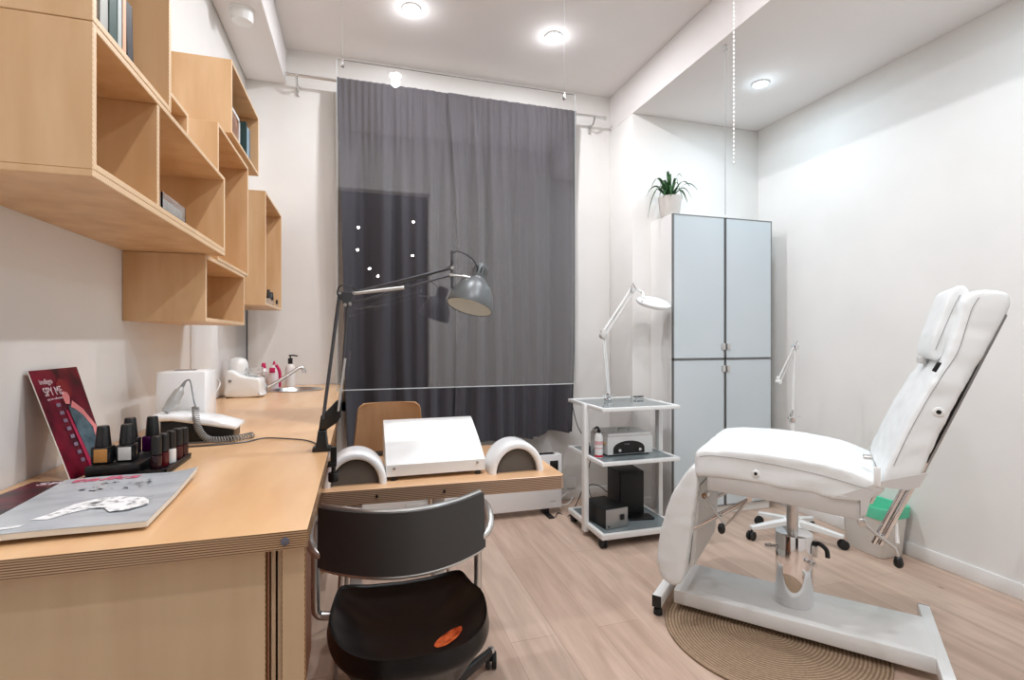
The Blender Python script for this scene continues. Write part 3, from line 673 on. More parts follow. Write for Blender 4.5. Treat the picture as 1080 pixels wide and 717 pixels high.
lamp_cord = (MB().tube([(-0.10, 1.47, CT+0.003), (-0.14, 1.56, CT+0.003), (-0.20, 1.61, CT+0.003), (-0.27, 1.64, CT+0.003), (-0.31, 1.60, CT+0.0025), (-0.38, 1.578, CT+0.0025), (-0.47, 1.575, CT+0.0025), (-0.535, 1.60, CT+0.0025)], 0.0022, 6, smooth=6))

# polish tray and bottles
t = thing('polish_tray', 'black plastic nail polish tray on the counter', 'tray', (-0.48, 1.34, CT))
b = MB().bx(-0.553, -0.400, 1.262, 1.432, CT, CT+0.008, 0.002)
obj('base', b, 'black', t)
obj('raised_step', MB().bx(-0.551, -0.452, 1.268, 1.425, CT+0.008, CT+0.029, 0.003), 'black', t)
obj('rim', MB().bx(-0.452, -0.400, 1.262, 1.266, CT+0.008, CT+0.014).bx(-0.404, -0.400, 1.262, 1.432, CT+0.008, CT+0.014), 'black_matte', t)
def square_bottle(label, x, y, z0, labcol, tint=(0.012, 0.012, 0.013), h=0.08):
    t = thing('nail_polish_bottle', label, 'bottle', (x, y, z0), 0, 'large square nail polish bottles on the tray')
    obj('bottle_body', MB().bx(-0.018, 0.018, -0.015, 0.015, 0, h*0.46, 0.004), mat('polish_glass', tint, 0.15), t, world=False)
    if labcol: obj('label_patch', MB().bx(-0.011, 0.013, -0.0158, -0.0146, h*0.05, h*0.40, 0.0003), mat('label_paper', labcol, 0.5), t, world=False)
    obj('cap', MB().lathe([(0.010, h*0.46), (0.0145, h*0.47), (0.0112, h-0.003), (0.0098, h)], n=24), 'black', t, world=False)
zT = CT+0.0295
square_bottle('square black nail polish bottle with an orange label', -0.530, 1.30, zT, srgb(196, 138, 72))
square_bottle('square black nail polish bottle with a white label', -0.490, 1.31, zT, srgb(214, 214, 210))
square_bottle('square black nail polish bottle behind the white-labelled one', -0.508, 1.375, zT, None, h=0.085)
square_bottle('square nail polish bottle with a purple tinge behind the slim ones', -0.474, 1.405, zT, None, srgb(60, 8, 60), h=0.082)
def slim_bottle(label, x, y, z0, body, h=0.075):
    t = thing('nail_polish_bottle', label, 'bottle', (x, y, z0), 0, 'slim nail polish bottles on the tray')
    obj('bottle_body', MB().lathe([(0.0085, 0), (0.0105, 0.002), (0.0105, h*0.42), (0.007, h*0.47)], n=20), mat('slim_polish', body, 0.15), t, world=False)
    obj('cap', MB().lathe([(0.0095, h*0.46), (0.0105, h*0.47), (0.0098, h-0.002), (0.008, h)], n=20), 'black', t, world=False)
zS = CT+0.0085
slim_bottle('slim dark plum nail polish bottle nearest in the right row', -0.428, 1.290, zS, srgb(40, 20, 26))
slim_bottle('slim wine red nail polish bottle second in the right row', -0.424, 1.322, zS, srgb(82, 16, 24))
slim_bottle('slim white nail polish bottle in the right row', -0.420, 1.355, zS, srgb(232, 230, 228))
slim_bottle('slim maroon nail polish bottle behind the white one', -0.416, 1.386, zS, srgb(66, 14, 26))
slim_bottle('slim dark red nail polish bottle last in the right row', -0.412, 1.414, zS, srgb(50, 10, 20), 0.072)

# poster card leaning on the wall
def card_fn(c00, c10, c01, c11):
    a, b_, c, d = map(Vector, (c00, c10, c01, c11))
    return lambda u, v: (a.lerp(b_, u)).lerp(c.lerp(d, u), v)
P00, P10, P01, P11 = (-0.577, 1.274, CT+0.001), (-0.560, 1.405, CT+0.001), (-0.667, 1.308, 1.129), (-0.655, 1.471, 1.129)
t = thing('poster_card', 'dark red advertising card leaning on the wall behind the polish tray', 'card', (-0.6, 1.36, CT))
def poster_mat():
    m = noise_mat('red_poster_print', srgb(46, 6, 16), srgb(126, 16, 42), (3, 3, 2), 9, 0.3, detail=5, lo=0.3, hi=0.7)
    return m
cf = card_fn(P00, P10, P01, P11)
def on_card(u, v, off=0.0012):
    p = cf(u, v); e1 = (Vector(P10)-Vector(P00)); e2 = Vector(P01)-Vector(P00); n = e1.cross(e2).normalized()
    if n.x < 0: n = -n
    return p+n*off
obj('card', MB().grid(lambda u, v: cf(u, v), 6, 8, 0.0015), poster_mat(), t)
obj('border', MB().tube([P00, P01, P11], 0.0012, 6), 'paper', t)
def shape_on_card(name, pts, m, off):
    obj(name, MB().poly([on_card(u, v, off+0.0012) for u, v in pts]), m, t, smooth=False)
skin = mat('printed_skin', srgb(214, 128, 128), 0.4); teal = noise_mat('printed_teal_dress', srgb(44, 62, 72), srgb(84, 104, 112), nscale=40, rough=0.4)
hair = mat('printed_red_hair', srgb(120, 16, 24), 0.4); mag = mat('printed_magenta', srgb(168, 30, 70), 0.4); silver = mat('printed_silver', srgb(128, 110, 128), 0.4)
shape_on_card('printed_dress', [(0.60, 0.05), (0.98, 0.05), (1.0, 0.28), (0.86, 0.45), (0.72, 0.60), (0.60, 0.66), (0.50, 0.62), (0.52, 0.40), (0.56, 0.2)], teal, 0.0012)
shape_on_card('printed_stripe', [(0.50, 0.02), (0.60, 0.02), (0.46, 0.60), (0.42, 0.60)], mag, 0.0013)
shape_on_card('printed_arm', [(0.55, 0.62), (0.62, 0.68), (0.80, 0.58), (0.97, 0.40), (1.0, 0.30), (0.90, 0.38), (0.75, 0.53), (0.62, 0.60)], skin, 0.0016)
shape_on_card('printed_hand', [(0.86, 0.12), (0.97, 0.14), (0.97, 0.42), (0.88, 0.38)], skin, 0.0017)
shape_on_card('printed_face', [(0.46, 0.66), (0.55, 0.65), (0.60, 0.72), (0.57, 0.78), (0.50, 0.80), (0.45, 0.74)], skin, 0.0016)
shape_on_card('printed_hair', [(0.40, 0.76), (0.50, 0.78), (0.58, 0.76), (0.64, 0.70), (0.68, 0.78), (0.62, 0.88), (0.48, 0.90), (0.41, 0.86)], hair, 0.0018)
for k in range(8):
    v = 0.12+k*0.075; u = 0.40-0.012*k
    shape_on_card('printed_dot', [(u-0.05, v), (u+0.04, v), (u+0.045, v+0.032), (u-0.045, v+0.032)], silver, 0.0014)
e1 = (Vector(P11)-Vector(P01)).normalized(); e2 = (Vector(P01)-Vector(P00)); e2 = (e2-e1*e2.dot(e1)).normalized(); e3 = e1.cross(e2)
def card_mx(u, v):
    p = on_card(u, v, 0.0032); return Matrix((( e1.x, e2.x, e3.x, p.x), (e1.y, e2.y, e3.y, p.y), (e1.z, e2.z, e3.z, p.z), (0, 0, 0, 1)))
ink = mat('printed_pale_ink', srgb(220, 200, 205), 0.5)
text('printed_word', 'indigo', 0.017, card_mx(0.10, 0.865), ink, t)
text('printed_word', 'SPY ME', 0.024, card_mx(0.12, 0.755), ink, t, font_scale=(0.8, 1.15))
text('printed_word', 'spy me collection', 0.007, card_mx(0.13, 0.715), ink, t)

# magazines
def mag_mx(p, ang, s=1): return Matrix.Translation(p) @ Matrix.Rotation(ang, 4, 'Z')
t = thing('magazine', 'dark red and black magazine lying under the grey one', 'magazine', (-0.545, 1.11, CT), math.radians(-6))
obj('cover', MB().box((0, 0, 0.0035), (0.215, 0.295, 0.005), 0.001, 1), noise_mat('dark_red_cover', srgb(36, 20, 28), srgb(120, 20, 50), (2, 5, 1), 5, 0.3, lo=0.4, hi=0.75), t, world=False)
obj('pages', MB().box((0, 0, 0.0008), (0.212, 0.292, 0.0016)), 'paper', t, world=False)
fl = mat('printed_pink_flower', srgb(220, 80, 100), 0.4)
for a in range(5):
    th = a*2*PI/5+0.3
    obj('printed_petal', MB().poly([(-0.01+0.004*math.cos(th+2), 0.075+0.004*math.sin(th+2), 0.0064), (-0.01+0.02*math.cos(th-0.3), 0.075+0.02*math.sin(th-0.3), 0.0064), (-0.01+0.028*math.cos(th), 0.075+0.028*math.sin(th), 0.0064), (-0.01+0.02*math.cos(th+0.3), 0.075+0.02*math.sin(th+0.3), 0.0064)]), fl, t, world=False, smooth=False)
text('printed_title', 'SPY ME', 0.036, wm(t) @ Matrix.Translation((-0.085, 0.115, 0.0063)), ink, t, font_scale=(1.15, 0.75))
t = thing('magazine', 'light grey magazine with pink title lying near the counter edge', 'magazine', (-0.438, 1.068, CT+0.0065), math.radians(3))
def mg(u, v, z):
    x = (u-0.5)*0.228; y = (v-0.5)*0.318
    return (x, y, z+0.008*(max(0, u-0.72)/0.28)**2*max(0, v-0.5)/0.5+0.0012*math.sin(u*5))
mb = MB().grid(lambda u, v: mg(u, v, 0.0100), 20, 20, -0.0006)
def mag_cover():
    m = noise_mat('grey_cover', srgb(186, 190, 194), srgb(150, 154, 158), (3, 9, 1), 2.2, 0.25, lo=0.45, hi=0.85)
    return m
obj('cover', mb, mag_cover(), t, world=False, sharp=60)
pg = MB(); tb = bmesh.new(); n_ = 16
top = [[tb.verts.new(Vector(mg(i/n_, j/n_, 0.0090))*1.0) for j in range(n_+1)] for i in range(n_+1)]
bot = [[tb.verts.new((mg(i/n_, j/n_, 0)[0]*0.996, mg(i/n_, j/n_, 0)[1]*0.996, mg(i/n_, j/n_, 0.0004)[2]+0.0012-0.0012)) for j in range(n_+1)] for i in range(n_+1)]
for i in range(n_):
    for j in range(n_):
        tb.faces.new((top[i][j], top[i+1][j], top[i+1][j+1], top[i][j+1])); tb.faces.new((bot[i][j], bot[i][j+1], bot[i+1][j+1], bot[i+1][j]))
    tb.faces.new((top[i][0], bot[i][0], bot[i+1][0], top[i+1][0])); tb.faces.new((top[i][n_], top[i+1][n_], bot[i+1][n_], bot[i][n_]))
    tb.faces.new((top[0][i], top[0][i+1], bot[0][i+1], bot[0][i])); tb.faces.new((top[n_][i], bot[n_][i], bot[n_][i+1], top[n_][i+1]))
pg._add(tb); obj('pages', pg, 'paper', t, world=False, sharp=40)
pink = mat('printed_pink_title', srgb(214, 92, 120), 0.4)
text('printed_title', 'talks', 0.046, wm(t) @ Matrix.Translation((-0.098, 0.122, 0.0122)), pink, t, shear=0.3, font_scale=(1.35, 0.85))
wh = noise_mat('printed_white_dress', srgb(245, 245, 245), srgb(120, 120, 122), nscale=70, rough=0.4, lo=0.52, hi=0.68); dk = mat('printed_dark_lines', srgb(70, 70, 74), 0.4)
fig = [(-0.055, -0.105), (-0.04, -0.08), (-0.025, -0.035), (0.0, -0.012), (0.03, -0.01), (0.05, -0.02), (0.072, -0.03), (0.085, -0.05), (0.092, -0.075), (0.07, -0.098), (0.045, -0.10), (0.03, -0.075), (0.012, -0.07), (-0.01, -0.085), (-0.03, -0.11)]
obj('printed_figure', MB().poly([(x, y, 0.0120) for x, y in fig]), wh, t, world=False, smooth=False)
rr = random.Random(4)
lines = MB()
for k in range(16):
    x = rr.uniform(-0.03, 0.085); y = -0.03-rr.random()*0.055; a = rr.uniform(-0.8, 0.8); l = rr.uniform(0.006, 0.02); wd = 0.0016
    lines.poly([(x, y, 0.0126), (x+l*math.cos(a), y+l*math.sin(a), 0.0126), (x+l*math.cos(a)+wd, y+l*math.sin(a)+wd*2, 0.0126)])
for k in range(30):
    x = rr.uniform(-0.06, 0.05); y = rr.uniform(0.045, 0.100); l = rr.uniform(0.004, 0.014); a = rr.uniform(-0.4, 0.4)
    lines.poly([(x, y, 0.0120), (x+l*math.cos(a), y+l*math.sin(a), 0.0120), (x+l*0.7, y+0.005, 0.0120)])
obj('printed_lines', lines, dk, t, world=False, smooth=False)
obj('printed_strip', MB().poly([(-0.11, -0.15, 0.0118), (-0.055, -0.135, 0.0118), (-0.05, -0.125, 0.0118), (-0.11, -0.135, 0.0118)]), wh, t, world=False, smooth=False)
t = thing('small_card', 'small clear plastic corner card between the tray and the grey magazine', 'card', (-0.44, 1.243, CT+0.0))
obj('card', MB().box((-0.425, 1.243, CT+0.0015), (0.03, 0.018, 0.002), 0.0005), 'white', t)

# ---------------------------------------------------------------- desk lamp
LY = 1.43
t = thing('desk_lamp', 'grey balanced-arm desk lamp clamped to the counter edge', 'lamp', (-0.09, LY, CT))
b = MB().prism([(-0.118, CT+0.0005), (-0.072, CT+0.0005), (-0.072, CT+0.009), (-0.080, CT+0.012), (-0.084, CT+0.055), (-0.104, CT+0.055), (-0.110, CT+0.012), (-0.118, CT+0.009)], LY-0.022, LY+0.022, 'y', 0.003)
cl = obj('clamp', b, 'black', t)
obj('power_cord', lamp_cord, 'lamp_arm', t)
obj('clamp_screw', MB().cyl((-0.066, LY, CT-0.085), (-0.066, LY, CT+0.004), 0.006, n=12).cyl((-0.066, LY, CT-0.085), (-0.066, LY, CT-0.06), 0.014, n=16, bev=0.003).bx(-0.088, -0.058, LY-0.012, LY+0.012, CT-0.044, CT-0.032, 0.002).bx(-0.0735, -0.058, LY-0.01, LY+0.01, CT-0.04, CT+0.008), 'black', cl)
obj('pivot_bracket', MB().prism([(-0.103, CT+0.055), (-0.085, CT+0.055), (-0.055, CT+0.075), (-0.046, CT+0.090), (-0.046, CT+0.125), (-0.058, CT+0.132), (-0.078, CT+0.110), (-0.098, CT+0.092)], LY-0.012, LY+0.012, 'y', 0.002), 'black', t)
for yy in (LY-0.009, LY+0.009):
    obj('lower_arm', MB().cyl((-0.092, yy, CT+0.085), (-0.050, yy, 1.325), 0.0042, n=10), 'lamp_arm', t)
obj('lower_rod', MB().cyl((-0.050, LY, CT+0.115), (-0.030, LY, 1.292), 0.0035, n=10), 'lamp_arm', t)
obj('spring', MB().cyl((-0.054, LY-0.014, 1.005), (-0.036, LY-0.014, 1.145), 0.0032, n=12), 'steel', t)
# elbow: a plate and the cable loop
obj('elbow_plate', MB().prism([(-0.052, 1.322), (-0.040, 1.285), (-0.028, 1.282), (-0.012, 1.318), (-0.016, 1.324)], LY-0.004, LY+0.004, 'y', 0.001), 'lamp_arm', t)
for (x, z) in ((-0.050, 1.319), (-0.036, 1.288), (-0.014, 1.320), (-0.024, 1.291)):
    obj('rivet', MB().cyl((x, LY-0.016, z), (x, LY+0.016, z), 0.0042, n=12), 'satin', t)
obj('cable', MB().tube([(-0.045, LY-0.018, 1.30), (-0.056, LY-0.02, 1.318), (-0.046, LY-0.02, 1.338), (-0.018, LY-0.02, 1.335), (0.0, LY-0.018, 1.325), (0.10, LY-0.014, 1.344), (0.24, LY-0.010, 1.398), (0.252, LY, 1.43), (0.262, LY, 1.446), (0.285, LY, 1.444), (0.315, LY, 1.425), (0.330, LY, 1.397)], 0.0018, 8, smooth=6), 'black', t)
obj('upper_arm', MB().cyl((-0.018, LY-0.009, 1.320), (0.250, LY-0.009, 1.398), 0.0035, n=10).cyl((-0.018, LY+0.009, 1.320), (0.250, LY+0.009, 1.398), 0.0035, n=10), 'lamp_arm', t)
obj('upper_rod', MB().cyl((-0.028, LY, 1.290), (0.248, LY, 1.378), 0.003, n=10), 'lamp_arm', t)
obj('spring', MB().cyl((-0.012, LY-0.016, 1.319), (0.118, LY-0.016, 1.338), 0.0048, n=12), 'satin', t)
obj('head_rod', MB().cyl((0.2535, LY, 1.340), (0.2535, LY, 1.448), 0.0040, n=10), 'lamp_arm', t)
for (x, z) in ((0.252, 1.398), (0.249, 1.378)):
    obj('rivet', MB().cyl((x, LY-0.015, z), (x, LY+0.015, z), 0.0046, n=12), 'satin', t)
obj('head_bracket', MB().cyl((0.250, LY, 1.378), (0.286, LY, 1.376), 0.0035, n=10).cyl((0.284, LY, 1.376), (0.306, LY, 1.372), 0.0055, n=12), 'satin', t)
# shade: axis tilted so that the opening looks down and slightly toward the viewer
ax = Vector((0.33, 0.22, 1.0)).normalized()
q = Vector((0, 0, 1)).rotation_difference(ax).to_matrix().to_4x4()
so = Vector((0.304, LY, 1.287))
shp = [(0.067, 0.0), (0.0675, 0.004), (0.065, 0.022), (0.058, 0.048), (0.045, 0.070), (0.032, 0.083), (0.0245, 0.090), (0.0235, 0.094)]
sh = obj('lamp_shade', MB().lathe(shp, so, 48, q, capb=False, capt=True), 'lamp_grey', t, sharp=50)
obj('inner_reflector', MB().lathe([(r-0.0018, z+0.0006) for r, z in shp[:-2]], so, 48, q, capb=False, capt=True), 'lamp_in', sh, sharp=50)
obj('shade_rim', MB().tube([so+q.to_3x3() @ Vector((0.0665*math.cos(a*PI/24), 0.0665*math.sin(a*PI/24), 0.001)) for a in range(48)], 0.0016, 6, closed=True), 'lamp_grey', sh)
obj('socket_cap', MB().lathe([(0.0215, 0.094), (0.0225, 0.10), (0.0225, 0.128), (0.0205, 0.136), (0.012, 0.138)], so, 32, q), 'lamp_grey', sh, sharp=50)
sl = MB()
for k in range(12):
    a = k*2*PI/12; c = Vector((0.0226*math.cos(a), 0.0226*math.sin(a), 0.114))
    sl.box((0, 0, 0), (0.0016, 0.0042, 0.020), 0.0007, 1, Matrix.Translation(so) @ q @ Matrix.Translation(c) @ Matrix.Rotation(a, 4, 'Z'))
obj('vent_slots', sl, 'black', sh)
obj('bulb', MB().sph(so+ax*0.045, 0.024, n=18), mat('frosted_bulb', srgb(238, 236, 228), 0.4), sh)

# ---------------------------------------------------------------- manicure table and what stands on it
TZ = 0.75
t = thing('manicure_table', 'plywood manicure table reaching out under the hanging screen', 'table', (0.3, 1.8, 0))
obj('tabletop', MB().prism([(-0.14, 1.565), (0.632, 1.532), (0.645, 1.545), (0.645, 2.03), (0.63, 2.05), (-0.14, 2.06)], TZ-0.045, TZ, 'z', 0.0015, 1), 'table_ply', t)
obj('edge_screw', MB().cyl((0.05, 1.555, TZ-0.022), (0.05, 1.5515, TZ-0.022), 0.004, n=14).cyl((0.25, 1.547, TZ-0.022), (0.25, 1.543, TZ-0.022), 0.004, n=14), 'black', t)
for (x, y) in ((-0.01, 1.80), (0.27, 1.80)):
    lg = obj('leg', MB().bx(x-0.02, x+0.02, y-0.02, y+0.02, 0.01, TZ-0.0455, 0.003), 'steel_white', t)
    obj('foot', MB().cyl((x, y, 0), (x, y, 0.012), 0.02, n=18), 'rubber', lg)
# white hood shaped dust collector
t = thing('dust_collector', 'white metal hood-shaped nail dust collector in the middle of the manicure table', 'dust collector', (0.24, 1.73, TZ))
pr = [(1.622, TZ+0.014), (1.620, TZ+0.050), (1.626, TZ+0.056), (1.70, TZ+0.098), (1.78, TZ+0.134), (1.828, TZ+0.155), (1.842, TZ+0.158), (1.850, TZ+0.150), (1.852, TZ+0.014)]
obj('housing', MB().prism(pr, 0.080, 0.398, 'x', 0.003, 2), 'white', t, sharp=25)
for x in (0.105, 0.372):
    obj('screw', MB().cyl((x, 1.6215, TZ+0.040), (x, 1.616, TZ+0.040), 0.0048, n=14, bev=0.001), 'steel', t)
for x in (0.103, 0.375):
    for y in (1.632, 1.835): obj('foot', MB().bx(x-0.008, x+0.008, y-0.008, y+0.008, TZ, TZ+0.0145), 'black', t)
# arm rests, half-ring UV lamps
def arch(label, cx, cy, group):
    t = thing('arch_lamp', label, 'nail lamp', (cx, cy, TZ), 0, group)
    R, r, D = 0.095, 0.069, 0.11
    def f(u, v):
        a = PI*u; th = 2*PI*v
        # rounded rectangular cross-section swept over a half circle
        n_ = 4.0; c_, s_ = math.cos(th), math.sin(th)
        e = (abs(c_)**n_+abs(s_)**n_)**(-1/n_)
        rr_ = (R+r)/2+(R-r)/2*c_*e; yy = D/2*s_*e
        return (rr_*math.cos(a)*1.0, yy, rr_*math.sin(a)*1.10)
    b = MB(); tb = bmesh.new(); nu, nv = 40, 28
    V = [[tb.verts.new(f(i/nu, j/nv)) for j in range(nv)] for i in range(nu+1)]
    for i in range(nu):
        for j in range(nv): tb.faces.new((V[i][j], V[i+1][j], V[i+1][(j+1) % nv], V[i][(j+1) % nv]))
    tb.faces.new(V[0][::-1]); tb.faces.new(V[-1]); b._add(tb)
    obj('shell', b, 'white_gloss', t, world=False, sharp=70)
    obj('inner_panel', MB().prism([(r*1.01*math.cos(PI*k/24), r*1.01*1.10*math.sin(PI*k/24)) for k in range(25)], -0.034, -0.030, 'y'), 'grille_dark', t, world=False)
    obj('lining', MB().grid(lambda u, v: ((r-0.002)*math.cos(PI*u), -0.045+0.08*v, (r-0.002)*1.10*math.sin(PI*u)), 24, 2, 0.0012), 'grille_dark', t, world=False)
    return t
arch('white half-ring nail lamp at the left end of the manicure table', -0.012, 1.655, 'half-ring nail lamps')
arch('white half-ring nail lamp at the right end of the manicure table', 0.505, 1.655, 'half-ring nail lamps')
t = tag(obj('phone', MB().box((0.045, 2.005, TZ+0.005), (0.10, 0.05, 0.009), 0.003), 'black'), 'flat black phone on the back edge of the manicure table', 'phone')

# plywood visitor chair behind the table
t = thing('plywood_chair', 'beech plywood visitor chair behind the manicure table', 'chair', (0.13, 2.15, 0))
def bk(u, v):
    hw = 0.163-0.030*v; z = 0.56+0.355*v; cr_ = 0.022
    a = (u-0.5)*2
    x = 0.118+0.010*v+a*hw
    if v > 0.90:
        k = (v-0.90)/0.10; lim = 1-0.16*(1-math.sqrt(max(0, 1-k*k))); x = 0.118+0.010*v+a*hw*lim
    return (x, 2.25+0.05*v-0.03*(1-a*a)*0+0.03*(1-a*a)-0.02, z)
obj('backrest', MB().grid(bk, 20, 24, 0.010), 'seat_ply', t, sharp=50)
obj('seat', MB().prism(smooth2([(-0.09, 1.87), (0.13, 1.85), (0.35, 1.87), (0.345, 2.10), (0.31, 2.23), (0.13, 2.25), (-0.05, 2.23), (-0.085, 2.10)], 4), 0.438, 0.450, 'z', 0.003), 'seat_ply', t)
for x, y in ((-0.06, 1.90), (0.32, 1.90), (-0.04, 2.24), (0.30, 2.24)):
    top = 0.438 if y < 2 else 0.66
    obj('leg', MB().tube([(x*1.0, y, top), (x, y, 0.40), (x+(0.02 if x > 0.1 else -0.02), y+(0.03 if y > 2 else -0.02), 0.0)], 0.009, 10), 'satin', t)

# convector heater
t = thing('panel_heater', 'white panel heater on black feet below the curtain', 'heater', (0.9, 3.22, 0))
obj('front_panel', MB().bx(0.50, 1.322, 3.195, 3.205, 0.045, 0.405, 0.003), 'white_gloss', t)
bd = obj('casing', MB().bx(0.50, 1.322, 3.206, 3.27, 0.045, 0.405, 0.004), 'steel_white', t)
obj('control_panel', MB().bx(1.235, 1.295, 3.192, 3.1955, 0.285, 0.365, 0.001), 'black', bd)
obj('air_grille', MB().bx(0.55, 1.28, 3.215, 3.26, 0.404, 0.408), 'black_matte', bd)
for x in (0.62, 1.22):
    obj('foot', MB().bx(x-0.02, x+0.02, 3.12, 3.30, 0.0, 0.010, 0.003).bx(x-0.015, x+0.015, 3.21, 3.26, 0.008, 0.05), 'black', t)
tx = mat('printed_grey', srgb(150, 152, 155), 0.5)
text('printed_word', 'nobo', 0.022, Matrix.Translation((1.235, 3.1945, 0.085)) @ Matrix.Rotation(PI/2, 4, 'X'), tx, t)
t = thing('power_plug', 'white cable loop and plug on the floor by the baseboard', 'cable', (1.45, 3.42, 0))
obj('cable', MB().tube([(1.36, 3.40, 0.006), (1.40, 3.38, 0.05), (1.46, 3.41, 0.07), (1.50, 3.42, 0.03), (1.44, 3.36, 0.005), (1.37, 3.34, 0.005), (1.33, 3.25, 0.02), (1.324, 3.24, 0.06)], 0.0035, 8, smooth=6), 'white', t)
obj('socket', MB().bx(1.46, 1.54, 3.445, 3.455, 0.085, 0.165, 0.002), 'white', t)

# ---------------------------------------------------------------- swivel chair at the table
CX, CY = 0.195, 1.54
t = thing('swivel_chair', 'black bucket-seat swivel chair with chrome arms pulled up to the manicure table', 'chair', (CX, CY, 0))
bc = Vector((0.119, 1.405))
def backf(off, zt, zb, wide=0.213):
    def f(u, v):
        a = (u-0.5)*2; x = bc.x+a*wide; y = 1.405-0.105*(1-a*a)+off
        e = 1-abs(a)**10
        zc = (zt+zb)/2; hz = (zt-zb)/2
        return (x, y+0.010*(v-0.5)*2, zc+hz*(v*2-1)*(0.985+0.015*e))
    return f
obj('backrest', MB().grid(backf(0.0, 0.757, 0.607), 36, 10, 0.014), 'back_shell', t, sharp=60)
obj('back_edge', MB().tube([Vector(backf(0.007, 0.757, 0.607)(k/30, 1.0)) for k in range(31)], 0.0065, 8).tube([Vector(backf(-0.007, 0.757, 0.604)(k/30, 0.0)) for k in range(31)], 0.0062, 8), 'satin', t)
for s in (-1, 1):
    ex = bc.x+s*0.205
    pts = [(bc.x+s*0.185, 1.40, 0.630), (bc.x+s*0.218, 1.395, 0.638), (bc.x+s*0.243, 1.42, 0.660), (bc.x+s*0.250, 1.47, 0.685), (bc.x+s*0.246, 1.525, 0.690), (bc.x+s*0.240, 1.550, 0.678), (bc.x+s*0.240, 1.558, 0.645), (bc.x+s*0.240, 1.560, 0.56), (bc.x+s*0.240, 1.56, 0.425), (bc.x+s*0.234, 1.56, 0.402), (bc.x+s*0.215, 1.56, 0.392), (bc.x+s*0.12, 1.55, 0.386)]
    obj('armrest', MB().tube(pts, 0.0125, 14, smooth=5), 'satin', t)
# bucket seat
SXc, SYc, SB = 0.128, 1.395, 0.405
def seat_outline(a, k=1.0):
    # front (toward the table) is straight, the rear is round
    c, s = math.cos(a), math.sin(a)
    if s >= 0:
        x = 0.222*math.copysign(abs(c)**0.28, c)*(1-0.05*abs(s)); y = 0.255*abs(s)**0.34
    else:
        x = 0.224*math.copysign(abs(c)**0.72, c); y = -0.29*abs(s)**0.85
    return x*k, y*k
def rim_h(y):
    q = min(1.0, max(0.0, (0.20-y)/0.22)); return 0.022+0.060*q*q*(3-2*q)
def corner(x, y): return 0.026*(min(1, abs(x)/0.20)**3)*max(0, min(1, (y-0.08)/0.12))
def seatf(u, v):
    a = 2*PI*u
    if v <= 0.5:
        k = v/0.5; x, y = seat_outline(a, k*0.90)
        ox, oy = seat_outline(a); z = SB+(rim_h(oy)+corner(ox, oy))*(k**3.2)
    else:
        k = (v-0.5)/0.5; x, y = seat_outline(a, 1.0); h = rim_h(y)+corner(x, y)
        th = k*PI*0.72
        sc = 0.90+0.055*(1-math.cos(min(th, PI)))-0.30*max(0, k-0.5)/0.5
        x *= sc; y *= sc
        z = SB+h+0.016*math.sin(min(th, PI*0.72))-0.165*max(0, k-0.12)**1.2
    return (SXc+x, SYc+y, z)
mbs = MB(); tb = bmesh.new(); nu, nv = 72, 30
V = [[tb.verts.new(seatf(i/nu, j/nv)) for j in range(1, nv+1)] for i in range(nu)]
c0 = tb.verts.new((SXc, SYc, SB)); c1 = tb.verts.new((SXc, SYc, SB-0.075))
for i in range(nu):
    A, B = V[i], V[(i+1) % nu]
    tb.faces.new((c0, A[0], B[0]))
    for j in range(nv-1): tb.faces.new((A[j], A[j+1], B[j+1], B[j]))
    tb.faces.new((A[-1], c1, B[-1]))
mbs._add(tb); obj('seat', mbs, 'black_leather', t, sharp=80)
# orange oval patch follows the seat surface
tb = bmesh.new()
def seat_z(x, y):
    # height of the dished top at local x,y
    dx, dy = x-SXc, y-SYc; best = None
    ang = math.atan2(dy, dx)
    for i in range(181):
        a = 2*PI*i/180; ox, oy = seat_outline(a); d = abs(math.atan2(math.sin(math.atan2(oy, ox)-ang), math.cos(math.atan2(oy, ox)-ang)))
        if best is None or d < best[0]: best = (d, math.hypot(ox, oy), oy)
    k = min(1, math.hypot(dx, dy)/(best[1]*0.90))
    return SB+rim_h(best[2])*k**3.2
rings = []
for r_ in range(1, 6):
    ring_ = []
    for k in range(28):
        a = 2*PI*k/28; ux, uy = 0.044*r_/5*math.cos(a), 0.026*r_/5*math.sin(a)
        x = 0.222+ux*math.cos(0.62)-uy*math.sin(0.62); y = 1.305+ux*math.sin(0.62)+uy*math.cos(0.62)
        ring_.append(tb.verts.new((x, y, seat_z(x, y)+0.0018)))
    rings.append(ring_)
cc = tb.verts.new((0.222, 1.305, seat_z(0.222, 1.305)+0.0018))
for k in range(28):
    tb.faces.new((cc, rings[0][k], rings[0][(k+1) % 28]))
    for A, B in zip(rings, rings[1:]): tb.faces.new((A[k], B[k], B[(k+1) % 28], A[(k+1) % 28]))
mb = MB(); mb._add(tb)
pt = obj('oval_patch', mb, 'orange', t, sharp=80); pt['label'] = 'orange oval patch on the seat'
obj('tilt_mechanism', MB().bx(0.06, 0.24, 1.40, 1.60, 0.29, 0.345, 0.006), 'black', t)
obj('adjust_lever', MB().tube([(0.08, 1.58, 0.32), (-0.02, 1.74, 0.335), (-0.055, 1.72, 0.34)], 0.008, 8, smooth=3), 'black', t)
obj('column', MB().cyl((CX, CY, 0.09), (CX, CY, 0.20), 0.028, n=24).cyl((CX, CY, 0.19), (CX, CY, 0.30), 0.018, n=20), 'black', t)
HX, HY = 0.19, 1.57
